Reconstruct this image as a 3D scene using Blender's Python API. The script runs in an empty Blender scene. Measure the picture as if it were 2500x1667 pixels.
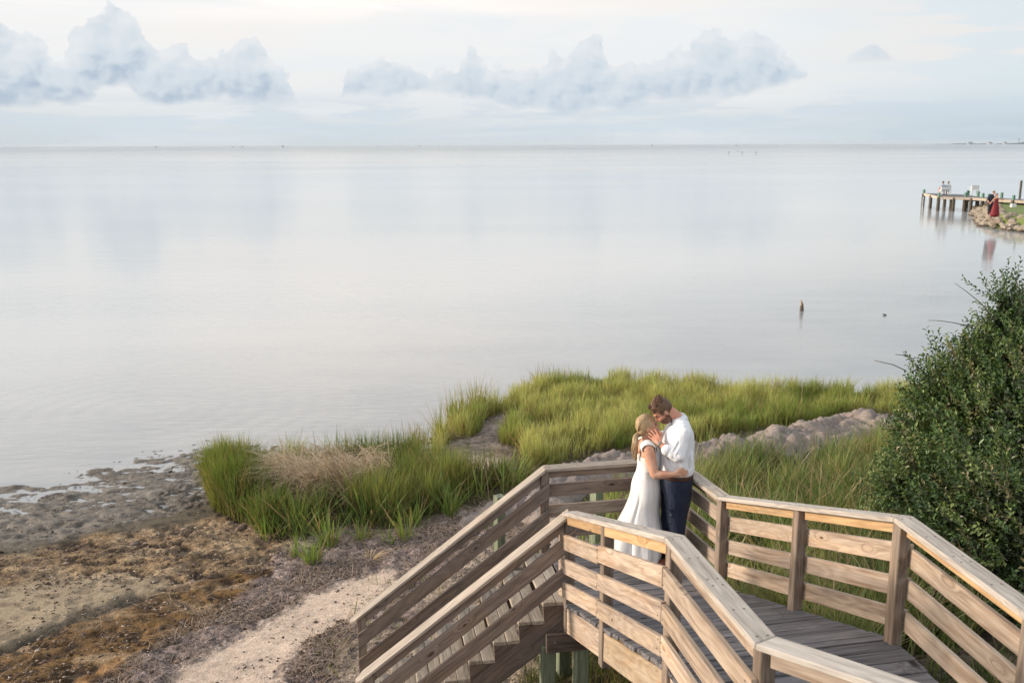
import bpy, bmesh, math, random
import numpy as np
from mathutils import Vector, Matrix

random.seed(7)
RNG = np.random.RandomState(11)
SC = bpy.context.scene
COL = SC.collection
PI = math.pi

# ------------------------------------------------------------------ camera
F_PX, CXP, CYP, CAM_Z = 2280.0, 1250.0, 833.5, 6.3     # focal length etc. in pixels of a 2500 wide frame
PITCH, ROLL = math.radians(11.877), math.radians(0.183)
C_F = Vector((0, math.cos(PITCH), -math.sin(PITCH)))
_r0 = Vector((1, 0, 0)); _u0 = Vector((0, math.sin(PITCH), math.cos(PITCH)))
C_R = _r0 * math.cos(ROLL) - _u0 * math.sin(ROLL)
C_U = _u0 * math.cos(ROLL) + _r0 * math.sin(ROLL)
cam_data = bpy.data.cameras.new('camera')
cam = bpy.data.objects.new('camera', cam_data)
COL.objects.link(cam)
cam.matrix_world = Matrix((
    (C_R.x, C_U.x, -C_F.x, 0), (C_R.y, C_U.y, -C_F.y, 0), (C_R.z, C_U.z, -C_F.z, CAM_Z), (0, 0, 0, 1)))
cam_data.sensor_width = 36.0
cam_data.lens = F_PX / 2500 * 36
cam_data.clip_start = 0.1
cam_data.clip_end = 60000
cam_data.dof.use_dof = True
cam_data.dof.focus_distance = 10.0
cam_data.dof.aperture_fstop = 2.8
SC.camera = cam

def at_z(px, py, z=0.15):
    """point of the horizontal plane z seen at a photo pixel"""
    v = C_R * (px - CXP) + C_U * (CYP - py) + C_F * F_PX
    return Vector((0, 0, CAM_Z)) + v * ((z - CAM_Z) / v.z)
def at_y(px, py, y):
    v = C_R * (px - CXP) + C_U * (CYP - py) + C_F * F_PX
    return Vector((0, 0, CAM_Z)) + v * (y / v.y)

# ------------------------------------------------------------------ node helpers
class NT:
    def __init__(s, tree): s.t = tree; s.n = tree.nodes; s.l = tree.links
    def put(s, sock, v):
        if v is None: return
        if isinstance(v, bpy.types.NodeSocket): s.l.new(v, sock)
        elif isinstance(v, (tuple, list)) and sock.type == 'RGBA': sock.default_value = tuple(v) + ((1,) if len(v) == 3 else ())
        else: sock.default_value = v
    def m(s, op, a, b=None, c=None, clamp=False):
        n = s.n.new('ShaderNodeMath'); n.operation = op; n.use_clamp = clamp
        for k, v in enumerate((a, b, c)): s.put(n.inputs[k], v)
        return n.outputs[0]
    def vm(s, op, a, b=None, scale=None):
        n = s.n.new('ShaderNodeVectorMath'); n.operation = op
        s.put(n.inputs[0], a); s.put(n.inputs[1], b)
        if scale is not None: s.put(n.inputs['Scale'], scale)
        return n.outputs['Value'] if op in ('LENGTH', 'DOT_PRODUCT', 'DISTANCE') else n.outputs[0]
    def sep(s, v):
        n = s.n.new('ShaderNodeSeparateXYZ'); s.put(n.inputs[0], v); return n.outputs
    def comb(s, x=0.0, y=0.0, z=0.0):
        n = s.n.new('ShaderNodeCombineXYZ')
        for k, v in enumerate((x, y, z)): s.put(n.inputs[k], v)
        return n.outputs[0]
    def noise(s, vec, scale=1.0, detail=3.0, rough=0.5, dist=0.0, color=False, dims='3D'):
        n = s.n.new('ShaderNodeTexNoise'); n.noise_dimensions = dims; s.put(n.inputs['Vector'], vec); s.put(n.inputs['Scale'], scale)
        n.inputs['Detail'].default_value = detail; n.inputs['Roughness'].default_value = rough; n.inputs['Distortion'].default_value = dist
        return n.outputs['Color' if color else 'Fac']
    def voro(s, vec, scale=1.0, feature='F1', out='Distance', rand=1.0, dims='3D'):
        n = s.n.new('ShaderNodeTexVoronoi'); n.voronoi_dimensions = dims; n.feature = feature; s.put(n.inputs['Vector'], vec); s.put(n.inputs['Scale'], scale)
        n.inputs['Randomness'].default_value = rand
        return n.outputs[out]
    def step(s, v, lo, hi, a=0.0, b=1.0):
        n = s.n.new('ShaderNodeMapRange'); n.interpolation_type = 'SMOOTHSTEP'
        for k, q in zip(('Value', 'From Min', 'From Max', 'To Min', 'To Max'), (v, lo, hi, a, b)): s.put(n.inputs[k], q)
        return n.outputs[0]
    def lin(s, v, lo, hi, a=0.0, b=1.0):
        n = s.n.new('ShaderNodeMapRange')
        for k, q in zip(('Value', 'From Min', 'From Max', 'To Min', 'To Max'), (v, lo, hi, a, b)): s.put(n.inputs[k], q)
        return n.outputs[0]
    def mix(s, f, a, b, mode='MIX'):
        n = s.n.new('ShaderNodeMix'); n.data_type = 'RGBA'; n.blend_type = mode
        s.put(n.inputs[0], f); s.put(n.inputs[6], a); s.put(n.inputs[7], b)
        return n.outputs[2]
    def coord(s, which): return s.n.new('ShaderNodeTexCoord').outputs[which]
    def curve(s, v, lo, hi, pts, ymax):
        """piecewise curve through pts [(x, y)] for v between lo and hi"""
        n = s.n.new('ShaderNodeFloatCurve'); c = n.mapping.curves[0]
        pts = [((x - lo) / (hi - lo), y / ymax) for x, y in pts]
        while len(c.points) < len(pts): c.points.new(0.5, 0.5)
        for p, q in zip(sorted(c.points, key=lambda p: p.location[0]), pts): pass
        for k, q in enumerate(pts):
            c.points[k].location = q; c.points[k].handle_type = 'VECTOR'
        n.mapping.update()
        s.put(n.inputs['Value'], s.lin(v, lo, hi)); return s.m('MULTIPLY', n.outputs[0], ymax)
    def bump(s, h, strength=0.5, dist=0.02, normal=None):
        n = s.n.new('ShaderNodeBump'); s.put(n.inputs['Height'], h)
        s.put(n.inputs['Strength'], strength); n.inputs['Distance'].default_value = dist
        if normal is not None: s.put(n.inputs['Normal'], normal)
        return n.outputs[0]

def new_mat(name):
    m = bpy.data.materials.new(name); m.use_nodes = True
    t = NT(m.node_tree)
    b = m.node_tree.nodes['Principled BSDF']
    return m, t, b
def simple_mat(name, col, rough=0.7, var=0.12, scale=12.0, bump=0.0, spec=0.4, sheen=0.0):
    m, t, b = new_mat(name)
    co = t.coord('Object')
    n = t.noise(co, scale, 4)
    k = t.lin(n, 0.3, 0.7, 1 - var, 1 + var)
    t.put(b.inputs['Base Color'], t.mix(1.0, col, t.comb(k, k, k), 'MULTIPLY'))
    b.inputs['Roughness'].default_value = rough
    b.inputs['Specular IOR Level'].default_value = spec
    if sheen: b.inputs['Sheen Weight'].default_value = sheen
    if bump: t.put(b.inputs['Normal'], t.bump(n, bump, 0.01))
    return m

# ------------------------------------------------------------------ sky
SUN_EL, SUN_AZ = math.radians(13.0), math.radians(-86.0)        # azimuth from +Y towards +X
world = bpy.data.worlds.new('World'); SC.world = world; world.use_nodes = True
def build_sky():
    t = NT(world.node_tree); t.n.clear()
    out = t.n.new('ShaderNodeOutputWorld'); bg = t.n.new('ShaderNodeBackground')
    t.l.new(bg.outputs[0], out.inputs[0]); bg.inputs['Strength'].default_value = 0.1
    sky = t.n.new('ShaderNodeTexSky'); sky.sky_type = 'NISHITA'; sky.sun_disc = False
    sky.sun_elevation = SUN_EL; sky.sun_rotation = SUN_AZ
    d = t.vm('NORMALIZE', t.coord('Generated')); x, y, z = t.sep(d)
    deg = 180 / PI
    az = t.m('MULTIPLY', t.m('ARCTAN2', x, y), deg)
    el = t.m('MULTIPLY', t.m('ARCSINE', z), deg)
    # high thin veil: bright and almost white above, blue grey towards the horizon
    veil = t.mix(t.step(el, 0.0, 3.6), (6.7, 7.55, 8.1), (8.9, 9.05, 9.2))
    veil = t.mix(t.step(el, 3.0, 6.5), veil, (9.55, 9.5, 9.45))
    veil = t.mix(t.step(el, 7.5, 18.0), veil, (12.3, 12.25, 12.2))
    warm = t.noise(t.comb(t.m('MULTIPLY_ADD', az, 0.05, 171.0), t.m('MULTIPLY', el, 0.4), 9.0), 1.0, 3, 0.5, 0.0, False, '2D')
    glow = t.m('MULTIPLY', t.m('MULTIPLY', t.step(az, -60.0, -24.0), t.step(az, 14.0, -10.0)), t.m('MULTIPLY', t.step(el, 6.0, 10.0), t.step(el, 24.0, 15.0)))
    veil = t.mix(t.m('MULTIPLY', glow, t.step(warm, .3, .6)), veil, (15.0, 13.0, 11.6))
    veil = t.mix(t.step(el, 22.0, 55.0), veil, (8.6, 9.2, 10.2))
    wisp = t.noise(t.comb(t.m('MULTIPLY_ADD', az, 0.06, 57.0), t.m('MULTIPLY', el, 0.55), 3.0), 1.0, 4, 0.55, 0.6, False, '2D')
    veil = t.mix(t.m('MULTIPLY', t.step(wisp, 0.42, 0.68), 0.5), veil, (8.7, 9.25, 9.6))
    veil = t.mix(t.m('MULTIPLY', t.step(warm, 0.5, 0.7), t.m('MULTIPLY', t.step(el, 1.0, 4.0), 0.5)), veil, (10.0, 9.45, 9.0))
    # thinner to the right of the bay: more blue, with a few pink streaks
    rr = t.m('MULTIPLY', t.step(az, 10.0, 30.0), t.step(az, 120.0, 60.0))
    veil = t.mix(t.m('MULTIPLY', rr, 0.62), veil, t.mix(t.step(el, 0.0, 4.0), (4.6, 5.9, 7.0), (6.6, 7.9, 8.6)))
    pink = t.noise(t.comb(t.m('MULTIPLY_ADD', az, 0.12, 95.0), t.m('MULTIPLY', el, 0.9), 5.0), 1.0, 3, 0.5, 0.0, False, '2D')
    veil = t.mix(t.m('MULTIPLY', t.m('MULTIPLY', t.step(pink, 0.5, 0.64), t.step(el, 2.6, 4.2)), t.m('MULTIPLY', rr, 0.7)), veil, (9.6, 8.9, 8.5))
    ll = t.step(az, -22.0, -31.0)
    veil = t.mix(t.m('MULTIPLY', t.m('MULTIPLY', ll, t.step(el, 5.0, 0.5)), 0.35), veil, (5.2, 6.1, 6.7))
    c = t.mix(0.93, sky.outputs[0], veil)
    # low bank of haze cloud above the horizon
    hz = t.noise(t.comb(t.m('MULTIPLY_ADD', az, 0.16, 19.0), t.m('MULTIPLY', el, 1.3), 1.0), 1.0, 5, 0.55, 0.0, False, '2D')
    hb = t.m('MULTIPLY', t.step(t.m('ADD', hz, t.m('MULTIPLY', t.step(el, 3.6, 0.6), 0.12)), t.m('ADD', 0.47, t.m('MULTIPLY', t.step(az, -15.0, 0.0), .06)), 0.66), t.m('MULTIPLY', t.step(el, 3.3, 2.0), t.step(el, 0.1, 1.0)))
    c = t.mix(t.m('MULTIPLY', hb, 0.6), c, (6.25, 7.15, 7.95))
    # cumulus banks: outlines given as elevation over azimuth
    def bank(tops, bases, lo, hi, seed, light, mid, dark, amp):
        w = t.noise(t.comb(t.m('MULTIPLY_ADD', az, 0.55, seed * 17.0), t.m('MULTIPLY', el, 0.8), 0.0), 1.0, 5, 0.55, 0.0, True, '2D')
        wx, wy, _ = t.sep(w)
        def billow(da, de):
            a_ = t.m('ADD', t.m('ADD', az, da), t.m('MULTIPLY', t.m('SUBTRACT', wx, .5), 1.1)); e_ = t.m('ADD', t.m('ADD', el, de), t.m('MULTIPLY', t.m('SUBTRACT', wy, .5), .9))
            v1 = t.voro(t.comb(t.m('MULTIPLY_ADD', a_, .85, seed * 13.0), t.m('MULTIPLY', e_, 1.0), 0.0), 1.0, 'SMOOTH_F1', dims='2D')
            v2 = t.voro(t.comb(t.m('MULTIPLY_ADD', a_, 2.3, seed * 11.0), t.m('MULTIPLY', e_, 2.6), 0.0), 1.0, 'SMOOTH_F1', dims='2D')
            return t.m('ADD', t.m('MULTIPLY', t.m('SUBTRACT', 0.40, v1), 1.0), t.m('MULTIPLY', t.m('SUBTRACT', 0.40, v2), 0.38))
        puff = billow(0.0, 0.0)
        relief = t.m('SUBTRACT', puff, billow(-0.30, 0.34))          # side of each billow turned to the light
        azw = t.m('ADD', az, t.m('MULTIPLY', t.m('SUBTRACT', wx, 0.5), 1.3 * amp))
        elw = t.m('ADD', el, t.m('MULTIPLY', t.m('SUBTRACT', wy, 0.5), 0.8 * amp))
        top = t.curve(azw, lo, hi, tops, 8.0); base = t.curve(azw, lo, hi, bases, 8.0)
        thick = t.m('SUBTRACT', top, base)
        dt = t.m('ADD', t.m('SUBTRACT', top, elw), t.m('MULTIPLY_ADD', puff, 0.85 * amp, -0.24 * (amp - 0.5) / 0.5))
        db = t.m('ADD', t.m('SUBTRACT', elw, base), t.m('MULTIPLY', puff, 0.2))
        mask = t.m('MULTIPLY', t.m('MULTIPLY', t.step(dt, -0.05, 0.11), t.step(db, -0.30, 0.35)), t.step(thick, 0.2, 0.5))
        rel = t.m('DIVIDE', db, t.m('MAXIMUM', t.m('ADD', dt, db), 0.5), None, True)
        f = t.m('ADD', t.m('ADD', t.m('MULTIPLY', rel, 0.78), t.m('MULTIPLY', relief, 0.5)), t.m('MULTIPLY', t.m('SUBTRACT', wx, 0.5), 0.5))
        cc = t.mix(t.step(f, -0.2, 0.42), dark, mid); cc = t.mix(t.step(f, 0.3, 0.95), cc, light)
        return t.m('MULTIPLY', mask, t.step(db, -0.1, 1.0, 0.72, 0.97)), cc
    def P(px, py): return ((px - 1250) * 0.0243, (355 - py) * 0.0246)
    LT = [(-60, 90), (0, 78), (60, 74), (130, 88), (190, 118), (222, 170), (240, 165), (252, 110), (285, 80), (330, 46), (375, 50), (400, 100), (440, 125), (520, 142), (590, 135), (618, 102), (650, 100), (690, 165), (725, 200), (742, 300), (775, 310)]
    LB = [(-60, 255), (0, 262), (120, 270), (220, 262), (276, 255), (304, 226), (366, 222), (394, 255), (470, 258), (530, 252), (560, 242), (590, 252), (700, 254), (735, 246), (742, 300), (775, 310)]
    RT = [(800, 300), (835, 250), (850, 175), (880, 172), (935, 142), (975, 160), (1050, 172), (1110, 168), (1145, 128), (1170, 140), (1200, 170), (1260, 172), (1335, 165), (1360, 120), (1385, 150), (1404, 95), (1466, 92), (1485, 158), (1560, 158), (1610, 150), (1645, 118), (1680, 130), (1702, 86), (1740, 92), (1800, 100), (1860, 105), (1900, 140), (1930, 165), (1965, 190), (1985, 300)]
    RB = [(800, 300), (835, 250), (850, 225), (960, 238), (1060, 228), (1160, 238), (1250, 262), (1380, 278), (1500, 268), (1650, 250), (1800, 238), (1880, 222), (1940, 202), (1965, 196), (1985, 300)]
    ST = [(1990, 300), (2010, 175), (2040, 158), (2075, 140), (2100, 135), (2125, 152), (2145, 172), (2152, 330)]
    SB = [(1990, 300), (2010, 176), (2040, 172), (2100, 170), (2140, 172), (2160, 300)]
    cv = lambda L: [P(*p) for p in L]
    lo, hi = -33.0, 33.0
    for T, B, seed, dk, amp in ((RT, RB, 2.0, (4.75, 5.85, 7.0), 1.0), (LT, LB, 6.0, (4.0, 5.05, 6.35), 1.05), (ST, SB, 8.0, (4.4, 5.6, 6.8), 0.5)):
        T = [(lo, 0.5)] + cv(T) + [(hi, 0.5)]; B = [(lo, 0.8)] + cv(B) + [(hi, 0.8)]
        if seed == 6.0: T[0] = (lo, 5.5); B[0] = (lo, 2.6)
        k, cc = bank(T, B, lo, hi, seed, (8.2, 8.5, 8.75), (6.7, 7.45, 8.1), dk, amp)
        c = t.mix(k, c, cc)
    # other cumulus all round the horizon outside the framed part
    w = t.noise(t.vm('MULTIPLY', d, (7.0, 7.0, 16.0)), 1.0, 6, 0.55)
    side = t.m('SUBTRACT', 1.0, t.m('MULTIPLY', t.step(az, -42.0, -33.0), t.step(az, 42.0, 33.0)))
    k = t.m('MULTIPLY', t.m('MULTIPLY', t.step(w, 0.5, 0.62), side), t.m('MULTIPLY', t.step(el, 9.0, 5.0), t.step(el, 1.5, 3.0)))
    c = t.mix(t.m('MULTIPLY', k, 0.7), c, (6.7, 7.3, 8.1))
    # warm glow round the low sun, beyond the left of the frame
    sd = (math.sin(SUN_AZ) * math.cos(SUN_EL), math.cos(SUN_AZ) * math.cos(SUN_EL), math.sin(SUN_EL))
    g = t.m('POWER', t.m('MAXIMUM', t.vm('DOT_PRODUCT', d, sd), 0.0), 6.0)
    c = t.mix(t.m('MULTIPLY', g, 0.6), c, (15.0, 12.4, 9.6))
    c = t.mix(1.0, c, (.88, .88, .885), 'MULTIPLY')
    t.l.new(c, bg.inputs['Color'])
build_sky()
world.cycles.sampling_method = 'MANUAL'; world.cycles.sample_map_resolution = 512
sun_data = bpy.data.lights.new('sun', 'SUN'); sun = bpy.data.objects.new('sun', sun_data); COL.objects.link(sun)
sun_data.energy = 4.2; sun_data.angle = math.radians(10); sun_data.color = (1.0, 0.84, 0.67)
_sd = Vector((math.sin(SUN_AZ) * math.cos(SUN_EL), math.cos(SUN_AZ) * math.cos(SUN_EL), math.sin(SUN_EL)))
sun.rotation_euler = _sd.to_track_quat('Z', 'Y').to_euler(); sun.location = (-30, 5, 20)
vs = SC.view_settings
vs.view_transform = 'Standard'; vs.look = 'None'; vs.exposure = 0.17; vs.gamma = 1.0; vs.use_curve_mapping = False
SC.cycles.max_bounces = 4; SC.cycles.diffuse_bounces = 2; SC.cycles.glossy_bounces = 2; SC.cycles.transmission_bounces = 2

# ------------------------------------------------------------------ object helpers
def tag(o, label=None, cat=None, group=None, kind=None):
    if label: o['label'] = label
    if cat: o['category'] = cat
    if group: o['group'] = group
    if kind: o['kind'] = kind
    return o
def empty(name, loc, label, cat, group=None):
    o = bpy.data.objects.new(name, None); COL.objects.link(o); o.location = loc; o.empty_display_size = 0.2
    return tag(o, label, cat, group)
def link(name, me, mat=None, parent=None):
    o = bpy.data.objects.new(name, me); COL.objects.link(o)
    if mat is not None and len(me.materials) == 0: me.materials.append(mat)
    if parent is not None: o.parent = parent
    return o
def abs_loc(o):
    v = Vector(o.location)
    while o.parent: o = o.parent; v += Vector(o.location)
    return v
def np_mesh(name, verts, loops, starts, smooth=False, cols=None, floats=None):
    me = bpy.data.meshes.new(name)
    verts = np.ascontiguousarray(verts, dtype=np.float32)
    me.vertices.add(len(verts)); me.vertices.foreach_set('co', verts.ravel())
    loops = np.ascontiguousarray(loops, dtype=np.int32); starts = np.ascontiguousarray(starts, dtype=np.int32)
    me.loops.add(len(loops)); me.loops.foreach_set('vertex_index', loops)
    me.polygons.add(len(starts)); me.polygons.foreach_set('loop_start', starts)
    if smooth: me.polygons.foreach_set('use_smooth', np.ones(len(starts), dtype=bool))
    me.update(calc_edges=True); me.validate()
    if cols is not None:
        a = me.attributes.new('col', 'FLOAT_COLOR', 'POINT')
        c = np.ones((len(verts), 4), np.float32); c[:, :3] = cols; a.data.foreach_set('color', c.ravel())
    for k, v in (floats or {}).items():
        a = me.attributes.new(k, 'FLOAT', 'POINT'); a.data.foreach_set('value', np.ascontiguousarray(v, np.float32))
    return me
def quads_mesh(name, verts, quads, **kw):
    q = np.asarray(quads, np.int32); return np_mesh(name, verts, q.ravel(), np.arange(len(q)) * q.shape[1], **kw)
def set_frame(me, origin, X, Z):
    """world-space mesh -> local space with x along X; returns the matrix that puts it back"""
    X = X.normalized(); Y = Z.cross(X).normalized(); Z = X.cross(Y)
    M = Matrix(((X.x, Y.x, Z.x, origin.x), (X.y, Y.y, Z.y, origin.y), (X.z, Y.z, Z.z, origin.z), (0, 0, 0, 1)))
    me.transform(M.inverted()); return M
def place(o, M):
    if o.parent: M = Matrix.Translation(-abs_loc(o.parent)) @ M
    o.matrix_basis = M
JIT = .0018
def hexa(name, c8, mat, parent, X=None, Z=Vector((0, 0, 1)), bev=0.004, label=None):
    """a board from 8 world corners (bottom ring 0-3, top ring 4-7), with chamfered edges"""
    if bev: c8 = [Vector(p) + Vector((random.uniform(-1, 1), random.uniform(-1, 1), random.uniform(-1, 1))) * JIT for p in c8]
    bm = bmesh.new(); v = [bm.verts.new(p) for p in c8]
    for f in ((3, 2, 1, 0), (4, 5, 6, 7), (0, 1, 5, 4), (1, 2, 6, 5), (2, 3, 7, 6), (3, 0, 4, 7)): bm.faces.new([v[k] for k in f])
    bmesh.ops.recalc_face_normals(bm, faces=bm.faces)
    if bev: bmesh.ops.bevel(bm, geom=bm.edges[:], offset=bev, segments=1, affect='EDGES', clamp_overlap=True)
    me = bpy.data.meshes.new(name); bm.to_mesh(me); bm.free()
    ctr = sum((Vector(p) for p in c8), Vector()) / 8
    if X is None: X = Vector(c8[1]) - Vector(c8[0])
    M = set_frame(me, ctr, X, Z)
    o = link(name, me, mat, parent); place(o, M)
    if label: o['label'] = label
    return o
def board(name, p0, p1, width, thick, mat, parent, up=Vector((0, 0, 1)), bev=0.004, label=None):
    """board from p0 to p1 (centre line); width is measured along up, thick across"""
    p0, p1 = Vector(p0), Vector(p1); X = (p1 - p0).normalized()
    Y = up.cross(X).normalized() * (thick / 2); Zv = X.cross(Y).normalized() * (width / 2)
    c = [p0 - Y - Zv, p1 - Y - Zv, p1 + Y - Zv, p0 + Y - Zv, p0 - Y + Zv, p1 - Y + Zv, p1 + Y + Zv, p0 + Y + Zv]
    return hexa(name, c, mat, parent, X, up, bev, label)
def vboard(name, p0, p1, height, thick, mat, parent, bev=0.004, label=None):
    """board whose end cuts are plumb: p0, p1 centre line, height is vertical"""
    p0, p1 = Vector(p0), Vector(p1); h = Vector((0, 0, height / 2))
    d = Vector((p1.x - p0.x, p1.y - p0.y, 0)).normalized(); Y = Vector((-d.y, d.x, 0)) * (thick / 2)
    c = [p0 - Y - h, p1 - Y - h, p1 + Y - h, p0 + Y - h, p0 - Y + h, p1 - Y + h, p1 + Y + h, p0 + Y + h]
    return hexa(name, c, mat, parent, p1 - p0, Vector((0, 0, 1)), bev, label)
def post(name, x, y, z0, z1, size, ang, mat, parent, bev=0.005, label=None):
    a = Vector((math.cos(ang), math.sin(ang), 0)) * size / 2; b = Vector((-math.sin(ang), math.cos(ang), 0)) * size / 2
    p, q = Vector((x, y, z0)), Vector((x, y, z1))
    c = [p - a - b, p + a - b, p + a + b, p - a + b, q - a - b, q + a - b, q + a + b, q - a + b]
    return hexa(name, c, mat, parent, Vector((0, 0, 1)), a.normalized(), bev, label)

# numpy noise
_perm = RNG.permutation(512); _perm = np.concatenate([_perm, _perm, _perm]); _val = RNG.rand(512)
def vnoise(x, y, seed=0):
    xi = np.floor(x).astype(int); yi = np.floor(y).astype(int); fx = x - xi; fy = y - yi
    fx = fx * fx * fx * (fx * (fx * 6 - 15) + 10); fy = fy * fy * fy * (fy * (fy * 6 - 15) + 10)
    def h(a, b): return _val[_perm[(_perm[(a + seed * 37) & 511] + b) & 511]]
    return (h(xi, yi) * (1 - fx) + h(xi + 1, yi) * fx) * (1 - fy) + (h(xi, yi + 1) * (1 - fx) + h(xi + 1, yi + 1) * fx) * fy
def fbm(x, y, oct=4, seed=0, gain=0.5):
    s = 0; a = 1; n = 0
    for k in range(oct):
        s = s + a * vnoise(x * 2 ** k + 13.7 * k, y * 2 ** k + 7.1 * k, seed + k); n += a; a *= gain
    return s / n
def in_poly(x, y, poly):
    r = np.zeros(x.shape, bool); n = len(poly)
    for i in range(n):
        x0, y0 = poly[i]; x1, y1 = poly[(i + 1) % n]
        if y0 == y1: continue
        c = ((y0 > y) != (y1 > y)) & (x < (x1 - x0) * (y - y0) / (y1 - y0) + x0); r ^= c
    return r
def wpoly(px, z=0.15): return [tuple(at_z(a, b, z)[:2]) for a, b in px]
def sstep(v, a, b):
    t = np.clip((v - a) / (b - a), 0, 1); return t * t * (3 - 2 * t)
# ------------------------------------------------------------------ terrain
_cp = [(-9.4,16.6,0.0),(-8,17.9,0.0),(-6.4,19.3,0.0),(-8,15.6,.02),(-6.3,17,.02),(-9,13.5,.08),(-12,14,.02),(-6,10,.2),(-4,10,.27),(-7.5,12.5,.12),(-5,13,.13),
 (-4.2,14.2,.1),(-3,12,.2),(-2,14.2,.16),(-1.5,12,.3),(-.3,15.7,.22),(0,13,.45),(1,11,.62),(1,9,.72),(.8,8,.85),(-1,9,.5),(-2,8,.42),(-3,8,.38),(-5,8,.35),
 (-5.4,15.5,.05),(-5,16.5,.05),(-3,16.5,.1),(-3,18.2,.03),(-5,18.3,.0),(-1.7,18.8,.0),(-.6,22,.0),(.9,24.2,0),(2.5,24.8,0),(5.9,24,0),(9.8,23.2,0),(14,22.5,0),(1,19,.12),(3,20.5,.15),(6,20.5,.18),(0,18,.1),(-.2,20,.06),
 (1.1,16.5,.3),(3.7,17,.38),(6.3,18.3,.42),(7.7,18.8,.45),(12,19,.5),(3,14,.55),(5,15,.65),(2.6,12,.75),(4,11,1.05),(6,12,1.15),(3,9,1.3),(3.3,7.5,1.85),(3.3,6,2.35),(4.3,5,2.5),(5,8,1.9),(8,10,1.6),(10,14,1.1),(14,12,1.8),(14,6,2.4),
 (1.5,8,1.15),(1.3,6.6,1.6),(1.1,5.2,2.0),(0,5,1.5),(-1,6,.95),(0,7,.95),(2,4,2.45),(5,2,2.6),(-4,3,1.2),(0,2,2.0),(-10,5,.5),(-14,9,.2),(9,3,2.6),
 (-12,22,-.35),(-5,24,-.4),(0,28,-.5),(10,28,-.5),(-15,17,-.15),(-3,21,-.15),(18,27,-.5),(-18,27,-.5),(18,20,.3),(19,10,1.8)]
_cp = np.array(_cp); _d = np.hypot(_cp[:, None, 0] - _cp[None, :, 0], _cp[:, None, 1] - _cp[None, :, 1])
_A = np.zeros((len(_cp) + 3,) * 2); n_ = len(_cp); _A[:n_, :n_] = _d + 0; _A[:n_, n_] = 1; _A[n_, :n_] = 1
_A[:n_, n_ + 1:] = _cp[:, :2]; _A[n_ + 1:, :n_] = _cp[:, :2].T
_A[:n_, :n_] -= np.eye(n_) * 0.15
_w = np.linalg.solve(_A, np.concatenate([_cp[:, 2], [0, 0, 0]]))
def base_h(x, y):
    x = np.asarray(x, float); y = np.asarray(y, float); out = np.full(x.shape, _w[n_]) + _w[n_ + 1] * x + _w[n_ + 2] * y
    for k in range(n_): out += _w[k] * np.hypot(x - _cp[k, 0], y - _cp[k, 1])
    return out
def ground_h(x, y):
    return float(base_h(np.array([x]), np.array([y]))[0])
# zones of the beach, traced on the photo and laid on the ground: polygon, albedo, lump height, lump scale, wetness
ZONES = [
 ('mud',    [(-300,1090),(620,1030),(560,1240),(440,1258),(200,1312),(0,1335),(-300,1390)], (.185,.16,.132), .016, 3.4, .75),
 ('olive',  [(-300,1330),(0,1316),(200,1296),(440,1236),(560,1215),(600,1262),(430,1285),(220,1318),(0,1352),(-300,1400)], (.11,.088,.058), .006, 3, .45),
 ('orange', [(-300,1385),(0,1340),(200,1310),(430,1275),(640,1235),(800,1330),(740,1365),(560,1400),(420,1425),(240,1405),(0,1440),(-300,1490)], (.245,.165,.092), .024, 3.0, .12),
 ('clay',   [(-300,1470),(0,1425),(150,1400),(330,1395),(450,1415),(340,1446),(210,1492),(100,1545),(0,1585),(-300,1640)], (.35,.275,.185), .008, 2.2, .15),
 ('algae',  [(-300,1660),(0,1590),(110,1545),(210,1497),(345,1450),(460,1425),(620,1372),(730,1345),(680,1430),(570,1490),(420,1560),(330,1610),(230,1650),(0,1720),(-300,1760)], (.155,.085,.028), .018, 3.2, .2),
 ('rust',   [(-200,1700),(200,1640),(330,1590),(390,1600),(300,1660),(100,1720),(-100,1740)], (.34,.185,.075), .012, 2.5, .1),
 ('wrack',  [(700,1330),(800,1310),(950,1300),(1110,1262),(1220,1210),(1330,1190),(1420,1230),(1340,1330),(1200,1380),(1000,1480),(900,1560),(850,1620),(800,1760),(180,1760),(330,1610),(450,1545),(590,1470),(690,1400)], (.235,.182,.163), .034, 5.5, 0),
 ('sand',   [(380,1830),(425,1668),(520,1600),(640,1536),(740,1478),(840,1425),(940,1400),(1000,1430),(900,1500),(870,1550),(780,1600),(710,1650),(670,1740),(640,1830)], (.60,.475,.38), .008, 2.6, 0),
 ('streak', [(700,1660),(770,1585),(860,1540),(885,1560),(800,1640),(760,1720),(680,1760)], (.20,.15,.135), .03, 5, 0),
 ('path',   [(1060,1108),(1130,1060),(1222,1003),(1266,998),(1246,1035),(1216,1075),(1250,1095),(1225,1140),(1160,1150),(1085,1145)], (.25,.2,.17), .02, 4, 0),
 ('palesand', [(1120,1110),(1190,1098),(1245,1105),(1235,1135),(1170,1150),(1100,1140)], (.48,.4,.33), .01, 4, 0),
]
for _k, _z in enumerate(ZONES): ZONES[_k] = (_z[0], wpoly(_z[1], .18), _z[2], _z[3], _z[4], _z[5])
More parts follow.
